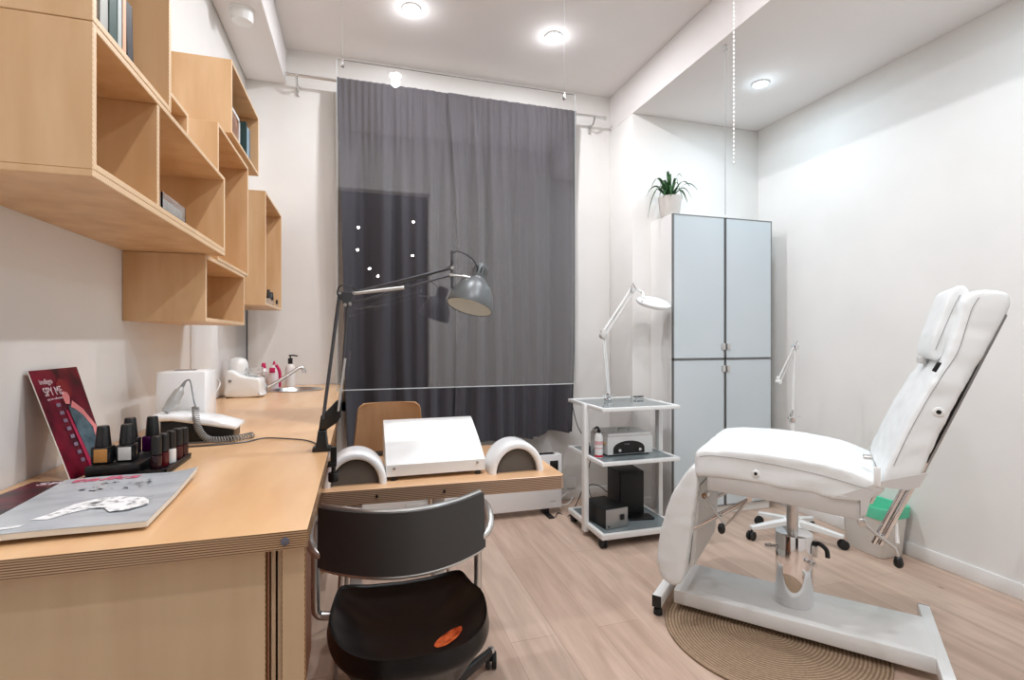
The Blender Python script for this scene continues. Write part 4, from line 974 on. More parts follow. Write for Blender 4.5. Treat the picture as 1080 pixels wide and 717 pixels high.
def star(t, cx, cy, R, rot, arm_m, zhub, wr, hood_m, tip_z, arm_w=0.03):
    for k in range(5):
        a = rot+k*2*PI/5; ex, ey = cx+R*math.cos(a), cy+R*math.sin(a); n = (-math.sin(a), math.cos(a))
        prof = []
        tb = bmesh.new(); secs = []
        for f_, hw, zt, th in ((0.03, arm_w*0.62, zhub, 0.045), (R*0.5, arm_w*0.5, zhub*0.5+tip_z*0.5+0.004, 0.032), (R*0.92, arm_w*0.42, tip_z+0.002, 0.024), (R+0.006, arm_w*0.36, tip_z-0.002, 0.020)):
            px_, py_ = cx+f_*math.cos(a), cy+f_*math.sin(a)
            secs.append([tb.verts.new((px_+n[0]*s*hw, py_+n[1]*s*hw, zz)) for s, zz in ((-1, zt-th), (-1, zt-0.005), (-0.6, zt), (0.6, zt), (1, zt-0.005), (1, zt-th))])
        for A, B in zip(secs, secs[1:]):
            for j in range(6): tb.faces.new((A[j], A[(j+1) % 6], B[(j+1) % 6], B[j]))
        tb.faces.new(secs[0][::-1]); tb.faces.new(secs[-1]); mb = MB(); mb._add(tb)
        ar = obj('base_arm', mb, arm_m, t, sharp=50)
        ca = a+0.6
        d = Vector((math.cos(ca), math.sin(ca), 0)); nn = Vector((-d.y, d.x, 0)); wc = Vector((ex, ey, wr))+d*0.008
        wh_ = MB()
        for s in (-1, 1): wh_.cyl(wc+nn*s*0.004, wc+nn*s*0.020, wr, n=24, bev=0.004)
        wh_.cyl((ex, ey, wr*1.2), (ex, ey, tip_z-0.012), 0.006, n=12)
        wh_.cyl(wc-nn*0.02, wc+nn*0.02, 0.006, n=10)
        cs = obj('caster', wh_, 'rubber', ar)
        obj('caster_hood', MB().cyl((ex, ey, tip_z-0.016), (ex, ey, tip_z-0.001), 0.014, 0.012, n=18, bev=0.002), hood_m, cs)
star(t, HX+0.01, HY-0.03, 0.345, math.radians(42), 'black', 0.105, 0.028, 'satin', 0.078, 0.028)
obj('hub', MB().cyl((HX+0.01, HY-0.03, 0.07), (HX+0.01, HY-0.03, 0.125), 0.045, 0.036, n=28, bev=0.006), 'satin', t)

# ---------------------------------------------------------------- white trolley
TX0, TX1, TY0, TY1 = 1.312, 1.823, 2.575, 3.065
t = thing('service_trolley', 'white three-tier trolley with grey glass shelves on casters', 'trolley', ((TX0+TX1)/2, (TY0+TY1)/2, 0))
def tier(z, h=0.020):
    fr_ = MB().bx(TX0, TX1, TY0, TY0+0.022, z-h, z, 0.003).bx(TX0, TX1, TY1-0.022, TY1, z-h, z, 0.003).bx(TX0, TX0+0.022, TY0+0.018, TY1-0.018, z-h, z, 0.003).bx(TX1-0.022, TX1, TY0+0.018, TY1-0.018, z-h, z, 0.003)
    f_ = obj('shelf_frame', fr_, 'steel_white', t)
    obj('glass_shelf', MB().bx(TX0+0.019, TX1-0.019, TY0+0.019, TY1-0.019, z-0.012, z-0.005), 'glass_shelf', f_)
for z in (0.800, 0.492, 0.085): tier(z, 0.022 if z > 0.1 else 0.032)
for x, y in ((TX0-0.012, TY0+0.21), (TX0-0.012, TY1-0.05), (TX1+0.012, TY0+0.21), (TX1+0.012, TY1-0.05)): pass
for (x, y) in ((TX0+0.062, TY0+0.16), (TX1-0.035, TY0+0.16), (TX0+0.062, TY1+0.012), (TX1-0.035, TY1+0.012)): pass
for (x0, y0) in ((TX0-0.016, 2.80), (TX1-0.014, 2.80)):
    obj('post', MB().bx(x0, x0+0.030, y0-0.022, y0+0.022, 0.03, 0.80, 0.004), 'steel_white', t)
for x, y in ((TX0+0.02, TY0+0.03), (TX1-0.03, TY0+0.03), (TX0+0.03, TY1-0.03), (TX1-0.03, TY1-0.03)):
    b = MB()
    for s in (-1, 1): b.cyl((x+s*0.004, y, 0.0285), (x+s*0.018, y, 0.0285), 0.0285, n=24, bev=0.003)
    cs = obj('caster', b.cyl((x-0.018, y, 0.0285), (x+0.018, y, 0.0285), 0.006, n=10), 'rubber', t)
    obj('caster_fork', MB().cyl((x, y, 0.040), (x, y, 0.055), 0.012, n=16).bx(x-0.0035, x+0.0035, y-0.012, y+0.012, 0.02, 0.05, 0.001), 'black', cs)
# steriliser box
zz = 0.488
t = thing('steriliser', 'white hot-air steriliser with black control panel on the middle trolley shelf', 'steriliser', (1.56, 2.83, zz))
obj('body', MB().bx(1.418, 1.725, 2.715, 2.95, zz+0.008, zz+0.118, 0.006), 'steel_white', t)
ld = obj('lid', MB().bx(1.424, 1.719, 2.722, 2.944, zz+0.118, zz+0.134, 0.006), 'steel_white', t)
obj('lid_handle', MB().tube([(1.53, 2.79, zz+0.134), (1.53, 2.79, zz+0.150), (1.60, 2.79, zz+0.150), (1.60, 2.79, zz+0.134)], 0.004, 8), 'chrome', ld)
pn = [(1.455, zz+0.014), (1.665, zz+0.014), (1.665, zz+0.045)] + [(1.56+0.105*math.cos(PI*k/12), zz+0.045+0.045*math.sin(PI*k/12)) for k in range(1, 12)] + [(1.455, zz+0.045)]
cp = obj('control_panel', MB().prism(pn, 2.711, 2.7148, 'y'), 'black', t)
for x in (1.492, 1.628): obj('dial', MB().cyl((x, 2.711, zz+0.036), (x, 2.698, zz+0.036), 0.0115, 0.009, n=20, bev=0.001), 'chrome', cp)
text('printed_word', 'STERIL', 0.012, Matrix.Translation((1.528, 2.7105, zz+0.066)) @ Matrix.Rotation(PI/2, 4, 'X'), tx, cp)
obj('side_handle', MB().bx(1.400, 1.418, 2.73, 2.79, zz+0.070, zz+0.082, 0.003), mat('wooden_grip', srgb(190, 150, 105), 0.5), t)
for x in (1.44, 1.70):
    for y in (2.735, 2.93): obj('foot', MB().cyl((x, y, zz), (x, y, zz+0.009), 0.009, n=14), 'black', t)
# spray bottle
t = thing('spray_bottle', 'white disinfectant bottle with red print and black nozzle on the middle trolley shelf', 'bottle', (1.350, 2.72, zz))
obj('bottle_body', MB().lathe([(0.022, 0), (0.0245, 0.004), (0.0245, 0.125), (0.018, 0.140), (0.010, 0.147)], (1.362, 2.72, zz), 24), 'white', t)
obj('red_band', MB().lathe([(0.0249, 0.006), (0.0249, 0.018)], (1.362, 2.72, zz), 24, capb=False, capt=False), mat('red_print', srgb(200, 30, 60), 0.4), t)
obj('label_patch', MB().lathe([(0.0248, 0.055), (0.0248, 0.062)], (1.362, 2.72, zz), 24, capb=False, capt=False).lathe([(0.0248, 0.078), (0.0248, 0.10)], (1.362, 2.72, zz), 24, capb=False, capt=False), mat('pale_red_print', srgb(222, 176, 180), 0.5), t)
obj('nozzle', MB().cyl((1.362, 2.72, zz+0.147), (1.362, 2.72, zz+0.165), 0.011, n=16).tube([(1.362, 2.72, zz+0.168), (1.350, 2.715, zz+0.182), (1.332, 2.71, zz+0.176)], 0.006, 8, smooth=3), 'black', t)
t = tag(obj('small_jar', MB().cyl((1.352, 2.85, zz), (1.352, 2.85, zz+0.04), 0.018, n=20, bev=0.003), 'black'), 'small black jar behind the white spray bottle', 'jar')
# bottom tier
zb = 0.081
t = thing('black_box', 'low black device with silver front on the bottom trolley shelf', 'device', (1.42, 2.78, zb))
mxr = Matrix.Translation((1.436, 2.765, 0)) @ Matrix.Rotation(math.radians(8), 4, 'Z')
obj('casing', MB().bx(-0.078, 0.078, -0.10, 0.13, zb, zb+0.115, 0.004, mx=mxr), 'black_matte', t)
obj('front_plate', MB().bx(-0.077, 0.077, -0.107, -0.1005, zb+0.002, zb+0.113, 0.002, mx=mxr), mat('silver_plate', srgb(170, 168, 166), 0.35, 0.6), t)
obj('knob', MB().bx(0.02, 0.048, -0.116, -0.107, zb+0.045, zb+0.078, 0.004, mx=mxr), 'black', t)
obj('indicator', MB().bx(-0.066, -0.052, -0.109, -0.107, zb+0.012, zb+0.02, 0.0005, mx=mxr), 'black', t)
obj('cable', MB().tube([(1.40, 2.89, zb+0.10), (1.42, 2.98, zb+0.16), (1.50, 3.0, zb+0.15), (1.55, 2.97, zb+0.11)], 0.003, 8, smooth=6), 'black', t)
t = thing('black_speaker', 'tall black box standing at the right on the bottom trolley shelf', 'speaker', (1.72, 2.95, zb))
mxr2 = Matrix.Translation((1.655, 2.92, 0)) @ Matrix.Rotation(math.radians(-4), 4, 'Z')
obj('cabinet', MB().bx(-0.085, 0.085, -0.085, 0.10, zb, zb+0.272, 0.004, mx=mxr2), 'speaker', t)
obj('grille', MB().bx(-0.078, 0.078, -0.092, -0.0855, zb+0.008, zb+0.262, 0.002, mx=mxr2), 'black_matte', t)
t = tag(obj('black_tablet', MB().bx(-0.08, 0.08, -0.045, 0.045, zb, zb+0.012, 0.003, mx=Matrix.Translation((1.665, 2.77, 0)) @ Matrix.Rotation(math.radians(-8), 4, 'Z')), 'black'), 'flat black case lying before the tall black box', 'case')
t = thing('trolley_cable', 'black cable hanging down behind the trolley shelves', 'cable', (1.36, 3.1, 0))
obj('cable', MB().tube([(1.345, 3.095, 0.80), (1.40, 3.10, 0.60), (1.50, 3.11, 0.45), (1.47, 3.11, 0.28), (1.43, 3.12, 0.15), (1.35, 3.13, 0.006), (1.30, 3.2, 0.006), (1.25, 3.13, 0.006)], 0.003, 8, smooth=6), 'black', t)

# magnifier lamp on the trolley
MX, MY = 1.487, 2.90
t = thing('magnifier_lamp', 'white jointed magnifying lamp standing on the top of the trolley', 'lamp', (MX, MY, 0.80))
obj('base_joint', MB().cyl((MX+0.03, MY, 0.80), (MX+0.03, MY, 0.815), 0.026, n=24, bev=0.003).cyl((MX+0.035, MY, 0.815), (MX+0.035, MY, 0.845), 0.012, n=18).cyl((MX-0.005, MY, 0.827), (MX+0.07, MY, 0.832), 0.007, n=12), 'chrome', t)
PA, PB, PC = Vector((MX+0.035, MY, 0.845)), Vector((MX-0.004, MY, 1.215)), Vector((MX+0.203, MY, 1.506))
white2 = 'steel_white'
for o_ in (-0.012, 0.012):
    obj('lower_arm', MB().cyl(PA+Vector((o_*0.5, 0, 0)), PB+Vector((o_*0.5, 0, 0)), 0.006, n=12), white2, t)
dd = (PC-PB).normalized(); pn_ = Vector((dd.z, 0, -dd.x))
for o_ in (-0.013, 0.013):
    obj('upper_arm', MB().cyl(PB+pn_*o_, PC+pn_*o_, 0.006, n=12), white2, t)
obj('spring', MB().cyl(PB+dd*0.02, PB+dd*0.20, 0.005, n=10), 'chrome', t)
obj('elbow', MB().cyl(PB+Vector((0, -0.018, 0)), PB+Vector((0, 0.018, 0)), 0.022, n=24, bev=0.003).box(PB+Vector((0, 0, 0.012)), (0.034, 0.028, 0.044), 0.005), 'grey_rail', t)
obj('head_joint', MB().cyl(PC+Vector((0.0, -0.016, 0)), PC+Vector((0.0, 0.016, 0)), 0.017, n=24, bev=0.003).tube([PC+Vector((-0.005, 0, 0.03)), PC+Vector((0.02, 0, 0.008)), PC+Vector((0.05, 0, 0.002))], 0.006, 10).cyl(PC+Vector((0.03, 0, 0.01)), PC+Vector((0.005, 0, 0.048)), 0.006, n=10), 'chrome', t)
hc = Vector((MX+0.342, MY-0.03, 1.424))
hq = Vector((0, 0, 1)).rotation_difference(Vector((0.05, -0.40, 1)).normalized()).to_matrix().to_4x4()
obj('head_yoke', MB().tube([PC+Vector((0.04, 0, 0.004)), PC+Vector((0.075, 0, -0.012)), hc+Vector((-0.07, 0.005, 0.036)), hc+Vector((-0.03, 0, 0.028))], 0.009, 10, smooth=4), white2, t)
hd = obj('lamp_head', MB().lathe([(0.062, -0.012), (0.104, -0.014), (0.112, -0.004), (0.112, 0.008), (0.100, 0.018), (0.070, 0.023), (0.062, 0.020)], hc, 48, hq, capb=False, capt=False).lathe([(0.062, -0.012), (0.062, 0.020)], hc, 48, hq, capb=False, capt=False), 'white_gloss', t, sharp=50)
obj('lens', MB().lathe([(0.001, 0.006), (0.062, 0.002), (0.062, -0.002), (0.001, -0.006)], hc, 40, hq, capb=False, capt=False), M['pane'], hd)
obj('lens_cover', MB().lathe([(0.0005, 0.022), (0.058, 0.0245), (0.068, 0.024), (0.069, 0.019), (0.0005, 0.019)], hc, 40, hq), 'white_gloss', hd)
obj('hinge', MB().box(hc+Vector((-0.098, -0.03, 0.006)), (0.016, 0.01, 0.008), 0.002), 'black', hd)
t = thing('lamp_clamp', 'small dark and chrome clamp lying on the right of the trolley top', 'clamp', (1.86, 2.98, 0.80))
t.location = (1.745, 2.95, 0.80)
obj('clamp_bar', MB().bx(1.735, 1.80, 2.94, 2.965, 0.806, 0.814, 0.002), 'black', t)
obj('clamp_screw', MB().cyl((1.715, 2.95, 0.795), (1.715, 2.95, 0.82), 0.006, n=12).cyl((1.74, 2.93, 0.796), (1.74, 2.93, 0.812), 0.006, n=12), 'chrome', t)

# ---------------------------------------------------------------- tall cupboard
KX0, KX1, KY, KZ = 1.972, 2.773, 2.863, 2.016
t = thing('tall_cupboard', 'tall pale cupboard with four grey-blue doors in the corner', 'cupboard', ((KX0+KX1)/2, 3.0, 0))
obj('carcass', MB().bx(KX0, KX1, KY+0.020, YR-0.002, 0.0, KZ, 0.002, 1), 'base', t)
XM = (KX0+KX1)/2+0.009; ZM = 1.056
def cdoor(x0, x1, z0, z1, hx, hz):
    d = obj('door', MB().bx(x0+0.006, x1-0.006, KY+0.001, KY+0.018, z0+0.006, z1-0.006, 0.0008, 1), 'door_panel', t)
    obj('edge_profile', MB().bx(x0, x0+0.006, KY-0.001, KY+0.019, z0, z1).bx(x1-0.006, x1, KY-0.001, KY+0.019, z0, z1).bx(x0, x1, KY-0.001, KY+0.019, z0, z0+0.006).bx(x0, x1, KY-0.001, KY+0.019, z1-0.006, z1), 'alu', d)
    obj('catch', MB().bx(hx-0.013, hx+0.013, KY-0.012, KY-0.001, hz-0.022, hz+0.022, 0.003), 'satin', d)
cdoor(KX0+0.001, XM-0.004, ZM+0.002, KZ, XM-0.018, 1.140)
cdoor(XM+0.004, KX1-0.001, ZM+0.002, KZ, XM+0.022, 1.140)
cdoor(KX0+0.001, XM-0.004, 0.06, ZM-0.002, XM-0.018, 0.990)
cdoor(XM+0.004, KX1-0.001, 0.06, ZM-0.002, XM+0.022, 0.990)
obj('centre_gap', MB().bx(XM-0.004, XM+0.004, KY+0.012, KY+0.019, 0.06, KZ), 'black_matte', t)
# potted plant on the cupboard
px_, py_ = 2.03, 2.985
t = thing('potted_plant', 'green spider plant in a white pot on top of the tall cupboard', 'plant', (px_, py_, KZ))
obj('pot', MB().lathe([(0.058, 0), (0.062, 0.004), (0.078, 0.135), (0.080, 0.140), (0.076, 0.140), (0.072, 0.125)], (px_, py_, KZ), 36, capt=False), 'pot', t, sharp=50)
obj('soil', MB().cyl((px_, py_, KZ+0.10), (px_, py_, KZ+0.126), 0.070, n=28), 'soil', t)
rl = random.Random(21)
fol = MB()
leaves = [(-1, 0.16, 0.20, -0.16), (-0.9, 0.15, 0.16, 0.06), (-0.35, 0.06, 0.21, 0.02), (0.15, 0.06, 0.19, 0.02), (0.7, 0.12, 0.14, 0.02), (1, 0.17, 0.12, 0.05), (1.0, 0.14, 0.10, -0.10), (0.8, 0.1, 0.10, -0.06), (-0.7, 0.12, 0.10, 0.02)]
def leaf(dirx, diry, reach, rise, drop, wd):
    d = Vector((dirx, diry, 0)).normalized(); side = Vector((-d.y, d.x, 0)); base = Vector((px_, py_, KZ+0.125))+d*0.012
    tb = bmesh.new(); rows = []
    n = 14
    for i in range(n+1):
        s = i/n; p = base+d*reach*s+Vector((0, 0, rise*math.sin(min(1, s*1.05)*PI*0.5)*(1-0.35*s)*1.2 - max(0, s-0.45)**2*3.3*max(0, (rise-drop))))
        if p.x > KX0-0.01 and p.y > KY-0.01: p.z = max(p.z, KZ+0.006)
        w_ = wd*math.sin(PI*min(0.98, 0.12+s*0.88))**0.6*(1-s*0.45)
        rows.append([tb.verts.new(p-side*w_+Vector((0, 0, 0.003))), tb.verts.new(p), tb.verts.new(p+side*w_+Vector((0, 0, 0.003)))])
    for A, B in zip(rows, rows[1:]):
        tb.faces.new((A[0], A[1], B[1], B[0])); tb.faces.new((A[1], A[2], B[2], B[1]))
    bmesh.ops.solidify(tb, geom=list(tb.faces), thickness=0.0012)
    mb = MB(); mb._add(tb); return mb
specs = [(-1, 0.1, 0.135, 0.085, -0.11, 0.009), (-1, -0.15, 0.13, 0.155, 0.10, 0.009), (-0.6, 0.5, 0.13, 0.12, 0.06, 0.008), (-0.25, -0.2, 0.05, 0.20, 0.19, 0.007), (0.5, -0.3, 0.06, 0.19, 0.18, 0.008),
         (0.2, 0.3, 0.05, 0.215, 0.2, 0.007), (0.75, 0.1, 0.15, 0.16, 0.14, 0.007), (1, -0.15, 0.17, 0.135, 0.10, 0.007), (1, 0.3, 0.155, 0.10, 0.03, 0.008), (0.9, -0.5, 0.115, 0.09, 0.02, 0.010),
         (-0.8, -0.6, 0.10, 0.06, 0.0, 0.009), (-0.5, -0.9, 0.07, 0.10, 0.02, 0.009), (0.3, -0.9, 0.08, 0.08, 0.0, 0.009), (0.6, 0.8, 0.12, 0.12, 0.06, 0.008), (-0.9, 0.3, 0.12, 0.11, 0.08, 0.007), (0.0, 0.9, 0.10, 0.14, 0.08, 0.008), (-0.4, -0.4, 0.06, 0.13, 0.12, 0.008), (0.15, -0.6, 0.05, 0.15, 0.13, 0.008)]
specs = [(a_, b_, c_*1.12, d_*1.1, e_*1.05, f_*1.8) for a_, b_, c_, d_, e_, f_ in specs] + [(-0.7, -0.4, 0.11, 0.15, 0.09, 0.009), (0.5, 0.2, 0.10, 0.17, 0.13, 0.009), (-0.2, 0.6, 0.07, 0.18, 0.15, 0.009), (-1, -0.3, 0.15, 0.10, 0.02, 0.009)]
for s_ in specs: obj('leaf', leaf(*s_), 'leaf', t, sharp=70)

# ---------------------------------------------------------------- standing lamp on a star base behind the couch
SX, SY = 2.470, 2.39
t = thing('floor_magnifier_lamp', 'white folded-arm lamp stand on five casters behind the treatment couch', 'lamp', (SX, SY, 0))
star(t, SX, SY, 0.245, math.radians(-52), 'steel_white', 0.125, 0.026, 'steel_white', 0.085, 0.040)
obj('hub', MB().cyl((SX, SY, 0.075), (SX, SY, 0.14), 0.048, 0.036, n=28, bev=0.006), 'steel_white', t)
obj('pole', MB().cyl((SX, SY, 0.13), (SX, SY, 0.735), 0.0125, n=20), 'steel_white', t)
obj('pole_clamp', MB().cyl((SX, SY, 0.70), (SX, SY, 0.75), 0.019, n=20, bev=0.003).cyl((SX-0.045, SY-0.01, 0.725), (SX+0.045, SY-0.01, 0.73), 0.006, n=10).cyl((SX+0.0, SY, 0.75), (SX+0.0, SY, 0.775), 0.006, n=10), 'chrome', t)
obj('lower_arm', MB().cyl((SX, SY, 0.77), (SX+0.012, SY, 1.14), 0.0065, n=12), 'steel_white', t)
QA, QB = Vector((SX+0.02, SY, 1.145)), Vector((SX-0.105, SY, 0.94))
qd = (QB-QA).normalized(); qn = Vector((qd.z, 0, -qd.x))
for o_ in (-0.010, 0.010): obj('upper_arm', MB().cyl(QA+qn*o_, QB+qn*o_, 0.0055, n=12), 'grey_rail', t)
obj('elbow', MB().cyl(QA+Vector((0, -0.016, 0)), QA+Vector((0, 0.016, 0)), 0.016, n=20, bev=0.003).cyl(QA+Vector((0.008, 0, 0.0)), QA+Vector((0.014, 0, 0.034)), 0.007, n=12), 'chrome', t)
obj('end_joint', MB().cyl(QB+Vector((0, -0.014, 0)), QB+Vector((0, 0.014, 0)), 0.014, n=20, bev=0.003).box(QB+Vector((-0.004, 0, 0.012)), (0.012, 0.02, 0.04), 0.003), 'steel_white', t)

# waste bin
t = thing('waste_bin', 'white plastic waste bin with green liner by the right wall', 'bin', (2.785, 2.14, 0))
def rr2(hx, hy, r, n=6):
    out = []
    for cx_, cy_, a0 in ((hx-r, hy-r, 0), (-hx+r, hy-r, PI/2), (-hx+r, -hy+r, PI), (hx-r, -hy+r, 1.5*PI)):
        for k in range(n+1): out.append((cx_+r*math.cos(a0+k*PI/2/n), cy_+r*math.sin(a0+k*PI/2/n)))
    return out
def loft(secs, cx, cy, cap0=True, cap1=False):
    tb = bmesh.new(); R_ = [[tb.verts.new((cx+x, cy+y, z)) for x, y in rr2(hx, hy, r)] for hx, hy, r, z in secs]
    n = len(R_[0])
    for A, B in zip(R_, R_[1:]):
        for k in range(n): tb.faces.new((A[k], A[(k+1) % n], B[(k+1) % n], B[k]))
    if cap0: tb.faces.new(R_[0][::-1])
    if cap1: tb.faces.new(R_[-1])
    mb = MB(); mb._add(tb); return mb
obj('bin_body', loft([(0.082, 0.105, 0.03, 0.0), (0.086, 0.11, 0.03, 0.006), (0.104, 0.132, 0.035, 0.265), (0.108, 0.136, 0.036, 0.270), (0.100, 0.128, 0.034, 0.268), (0.082, 0.106, 0.03, 0.012)], 2.785, 2.14, True, True), 'bin', t, sharp=50)
obj('liner', loft([(0.107, 0.135, 0.036, 0.215), (0.1125, 0.1405, 0.037, 0.262), (0.111, 0.139, 0.037, 0.278), (0.098, 0.126, 0.034, 0.276), (0.080, 0.10, 0.03, 0.16)], 2.785, 2.14, False, True), 'green_bag', t, sharp=50)

# ---------------------------------------------------------------- jute rug
t = thing('jute_rug', 'round braided jute rug under the treatment couch', 'rug', (1.90, 1.60, 0))
RR, RCX, RCY = 0.40, 1.59, 1.655
t.location = (RCX, RCY, 0)
b = MB()
tb = bmesh.new(); nr, na = 60, 96; prev = None
rows = []
for i in range(nr+1):
    r = 0.005+(RR-0.005)*i/nr; z = 0.006+0.0008*(i % 2)
    if i == nr: z = 0.001
    rows.append([tb.verts.new((r*math.cos(2*PI*k/na), r*math.sin(2*PI*k/na), z)) for k in range(na)])
for A, B in zip(rows, rows[1:]):
    for k in range(na): tb.faces.new((A[k], A[(k+1) % na], B[(k+1) % na], B[k]))
tb.faces.new(rows[0])
b._add(tb); obj('braided_disc', b, 'jute', t, world=False, sharp=80)
obj('edge_braid', MB().tube([(RR*math.cos(2*PI*k/72), RR*math.sin(2*PI*k/72), 0.0055) for k in range(72)], 0.005, 8, closed=True), 'jute', t, world=False)

# ---------------------------------------------------------------- treatment couch (own axes: x toward the head end, y away from the camera)
t = thing('treatment_couch', 'white upholstered reclining treatment couch on a chrome column', 'treatment chair', (1.70, 1.67, 0), math.atan2(-0.755, 0.655))
K = dict(parent=t, world=False)
def co(name, mb, m, parent=None, sharp=50): return obj(name, mb, m, parent or t, world=False, sharp=sharp)
PY0, PY1 = -0.118, 0.19
co('base_plate', MB().bx(-0.435, 0.462, PY0, PY1, 0.032, 0.092, 0.004), 'steel_white')
for x, y0, y1 in ((-0.485, -0.205, 0.26), (0.478, -0.30, 0.318)):
    cr = co('cross_bar', MB().bx(x-0.019, x+0.019, y0, y1, 0.038, 0.086, 0.002), 'steel_white')
    for y in (y0, y1):
        s = -1 if y == y0 else 1
        co('end_cap', MB().bx(x-0.0195, x+0.0195, y-0.0015, y+0.0015, 0.0375, 0.0865, 0.0005), 'black', cr)
        co('foot', MB().cyl((x, y-s*0.02, 0.0), (x, y-s*0.02, 0.026), 0.020, 0.017, n=20, bev=0.003).cyl((x, y-s*0.02, 0.02), (x, y-s*0.02, 0.042), 0.008, n=12), 'rubber', cr)
CC = (0.02, 0.045)
co('column', MB().cyl((*CC, 0.092), (*CC, 0.385), 0.070, n=56, bev=0.003), 'chrome')
co('lift_rod', MB().cyl((CC[0]-0.006, CC[1], 0.385), (CC[0]-0.006, CC[1], 0.60), 0.022, n=32), 'steel')
mxr = Matrix.Translation((CC[0], CC[1], 0))
for ang, zz_, L_ in ((PI+0.25, 0.315, 0.045), (-0.75, 0.292, 0.045)):
    d = Vector((math.cos(ang), math.sin(ang), 0)); p = Vector((*CC, zz_))
    co('lock_bolt', MB().cyl(p+d*0.066, p+d*(0.066+L_), 0.009, n=16).cyl(p+d*(0.066+L_*0.5), p+d*(0.066+L_*0.62), 0.013, n=16), 'chrome')
co('pump_pedal', MB().tube([(0.082, 0.06, 0.345), (0.11, 0.05, 0.352), (0.135, 0.045, 0.335), (0.14, 0.04, 0.305)], 0.009, 10, smooth=4), 'black')
co('pedal_mount', MB().bx(0.075, 0.105, 0.03, 0.07, 0.30, 0.345, 0.004), 'steel')
# frame under the seat
W0, W1 = -0.285, 0.295
for y in (W0+0.012, W1-0.012):
    co('seat_rail', MB().prism([(-0.262, 0.600), (0.0, 0.592), (0.232, 0.574), (0.250, 0.590), (0.250, 0.668), (-0.262, 0.672)], y-0.012, y+0.012, 'y', 0.002, 2), 'grey_rail')
co('cross_plate', MB().bx(-0.262, 0.23, W0+0.02, W1-0.02, 0.622, 0.634).bx(-0.12, 0.14, -0.06, 0.12, 0.585, 0.625, 0.004), 'grey_rail')
for y, s in ((W0+0.0, -1), (W1, 1)):
    co('hinge_plate', MB().prism([(0.150, 0.640), (0.245, 0.690), (0.300, 0.722), (0.415, 0.765), (0.392, 0.715), (0.360, 0.700), (0.300, 0.700), (0.268, 0.670), (0.252, 0.600), (0.236, 0.590), (0.236, 0.645)], y-0.003+s*0.004, y+0.003+s*0.004, 'y'), 'grey_rail')
# seat cushion
def near_side(mb):
    tree = BVHTree.FromBMesh(mb.bm)
    def hit(x, z, off=0.0):
        h = tree.ray_cast(Vector((x, -1.0, z)), Vector((0, 1, 0)))
        return Vector((x, (h[0].y if h[0] is not None else W0)-off, z))
    return hit
def seam(parent, hit, pts):
    pp = catmull([Vector((x, 0, z)) for x, z in pts], 6)
    co('seam', MB().tube([hit(p.x, p.z, 0.0004) for p in pp], 0.0014, 6), 'piping', parent)
pr = smooth2([(-0.310, 0.650), (-0.312, 0.700), (-0.308, 0.742), (-0.27, 0.758), (-0.10, 0.772), (0.10, 0.762), (0.20, 0.745), (0.285, 0.715), (0.305, 0.690), (0.270, 0.655), (0.190, 0.632), (0.08, 0.642), (-0.10, 0.650), (-0.25, 0.650)], 5)
mb = soft(MB().prism(pr, W0-0.006, W1+0.006, 'y'), 0.009, 9, 0.6, 0.004); hit = near_side(mb)
cu = co('seat_cushion', mb, 'leather', sharp=180)
seam(cu, hit, [(-0.290, 0.728), (-0.24, 0.738), (-0.10, 0.738), (0.10, 0.718), (0.23, 0.694), (0.275, 0.684)])
def eyelet(parent, hit, x, z, r_):
    p = hit(x, z)
    co('eyelet', MB().cyl(p+Vector((0, -0.004, 0)), p+Vector((0, 0.006, 0)), r_, n=24, bev=0.0015), 'white', parent)
    co('eyelet_hole', MB().cyl(p+Vector((0, -0.0055, 0)), p+Vector((0, -0.002, 0)), r_*0.45, n=16), 'black', parent)
eyelet(cu, hit, -0.088, 0.690, 0.0135)
# leg rest
pr = smooth2([(-0.310, 0.690), (-0.345, 0.655), (-0.402, 0.555), (-0.440, 0.43), (-0.460, 0.32), (-0.452, 0.225), (-0.405, 0.188), (-0.362, 0.205), (-0.345, 0.27), (-0.330, 0.38), (-0.315, 0.50), (-0.298, 0.62)], 5)
mb = soft(MB().prism(pr, W0-0.006, W1-0.02, 'y'), 0.009, 9, 0.6, 0.002)
lr = co('leg_rest', mb, 'leather', sharp=180)
co('leg_board', MB().prism([(-0.306, 0.60), (-0.296, 0.60), (-0.325, 0.26), (-0.340, 0.26)], W0+0.05, W1-0.07, 'y'), 'grey_rail', lr)
# leg rest mechanism
for y in (W0+0.055, W1-0.07):
    co('adjust_bar', MB().cyl((-0.335, y, 0.415), (-0.110, y, 0.575), 0.0095, n=16).cyl((-0.115, y-0.012, 0.578), (-0.115, y+0.012, 0.578), 0.009, n=12), 'chrome')
co('adjust_pin', MB().cyl((-0.342, W0+0.03, 0.415), (-0.342, W0+0.08, 0.415), 0.012, n=16).cyl((-0.278, W0+0.03, 0.565), (-0.278, W0+0.07, 0.565), 0.012, n=16), 'chrome')
lv = co('adjust_lever', MB().tube([(-0.278, W0+0.035, 0.565), (-0.24, W0+0.035, 0.51), (-0.20, W0+0.035, 0.462), (-0.165, W0+0.035, 0.505), (-0.125, W0+0.035, 0.566)], 0.0055, 10), 'steel')
co('knob', MB().lathe([(0.006, 0.0), (0.013, 0.008), (0.015, 0.022), (0.011, 0.036), (0.006, 0.040)], (-0.215, W0+0.035, 0.425), 18), 'black', lv)
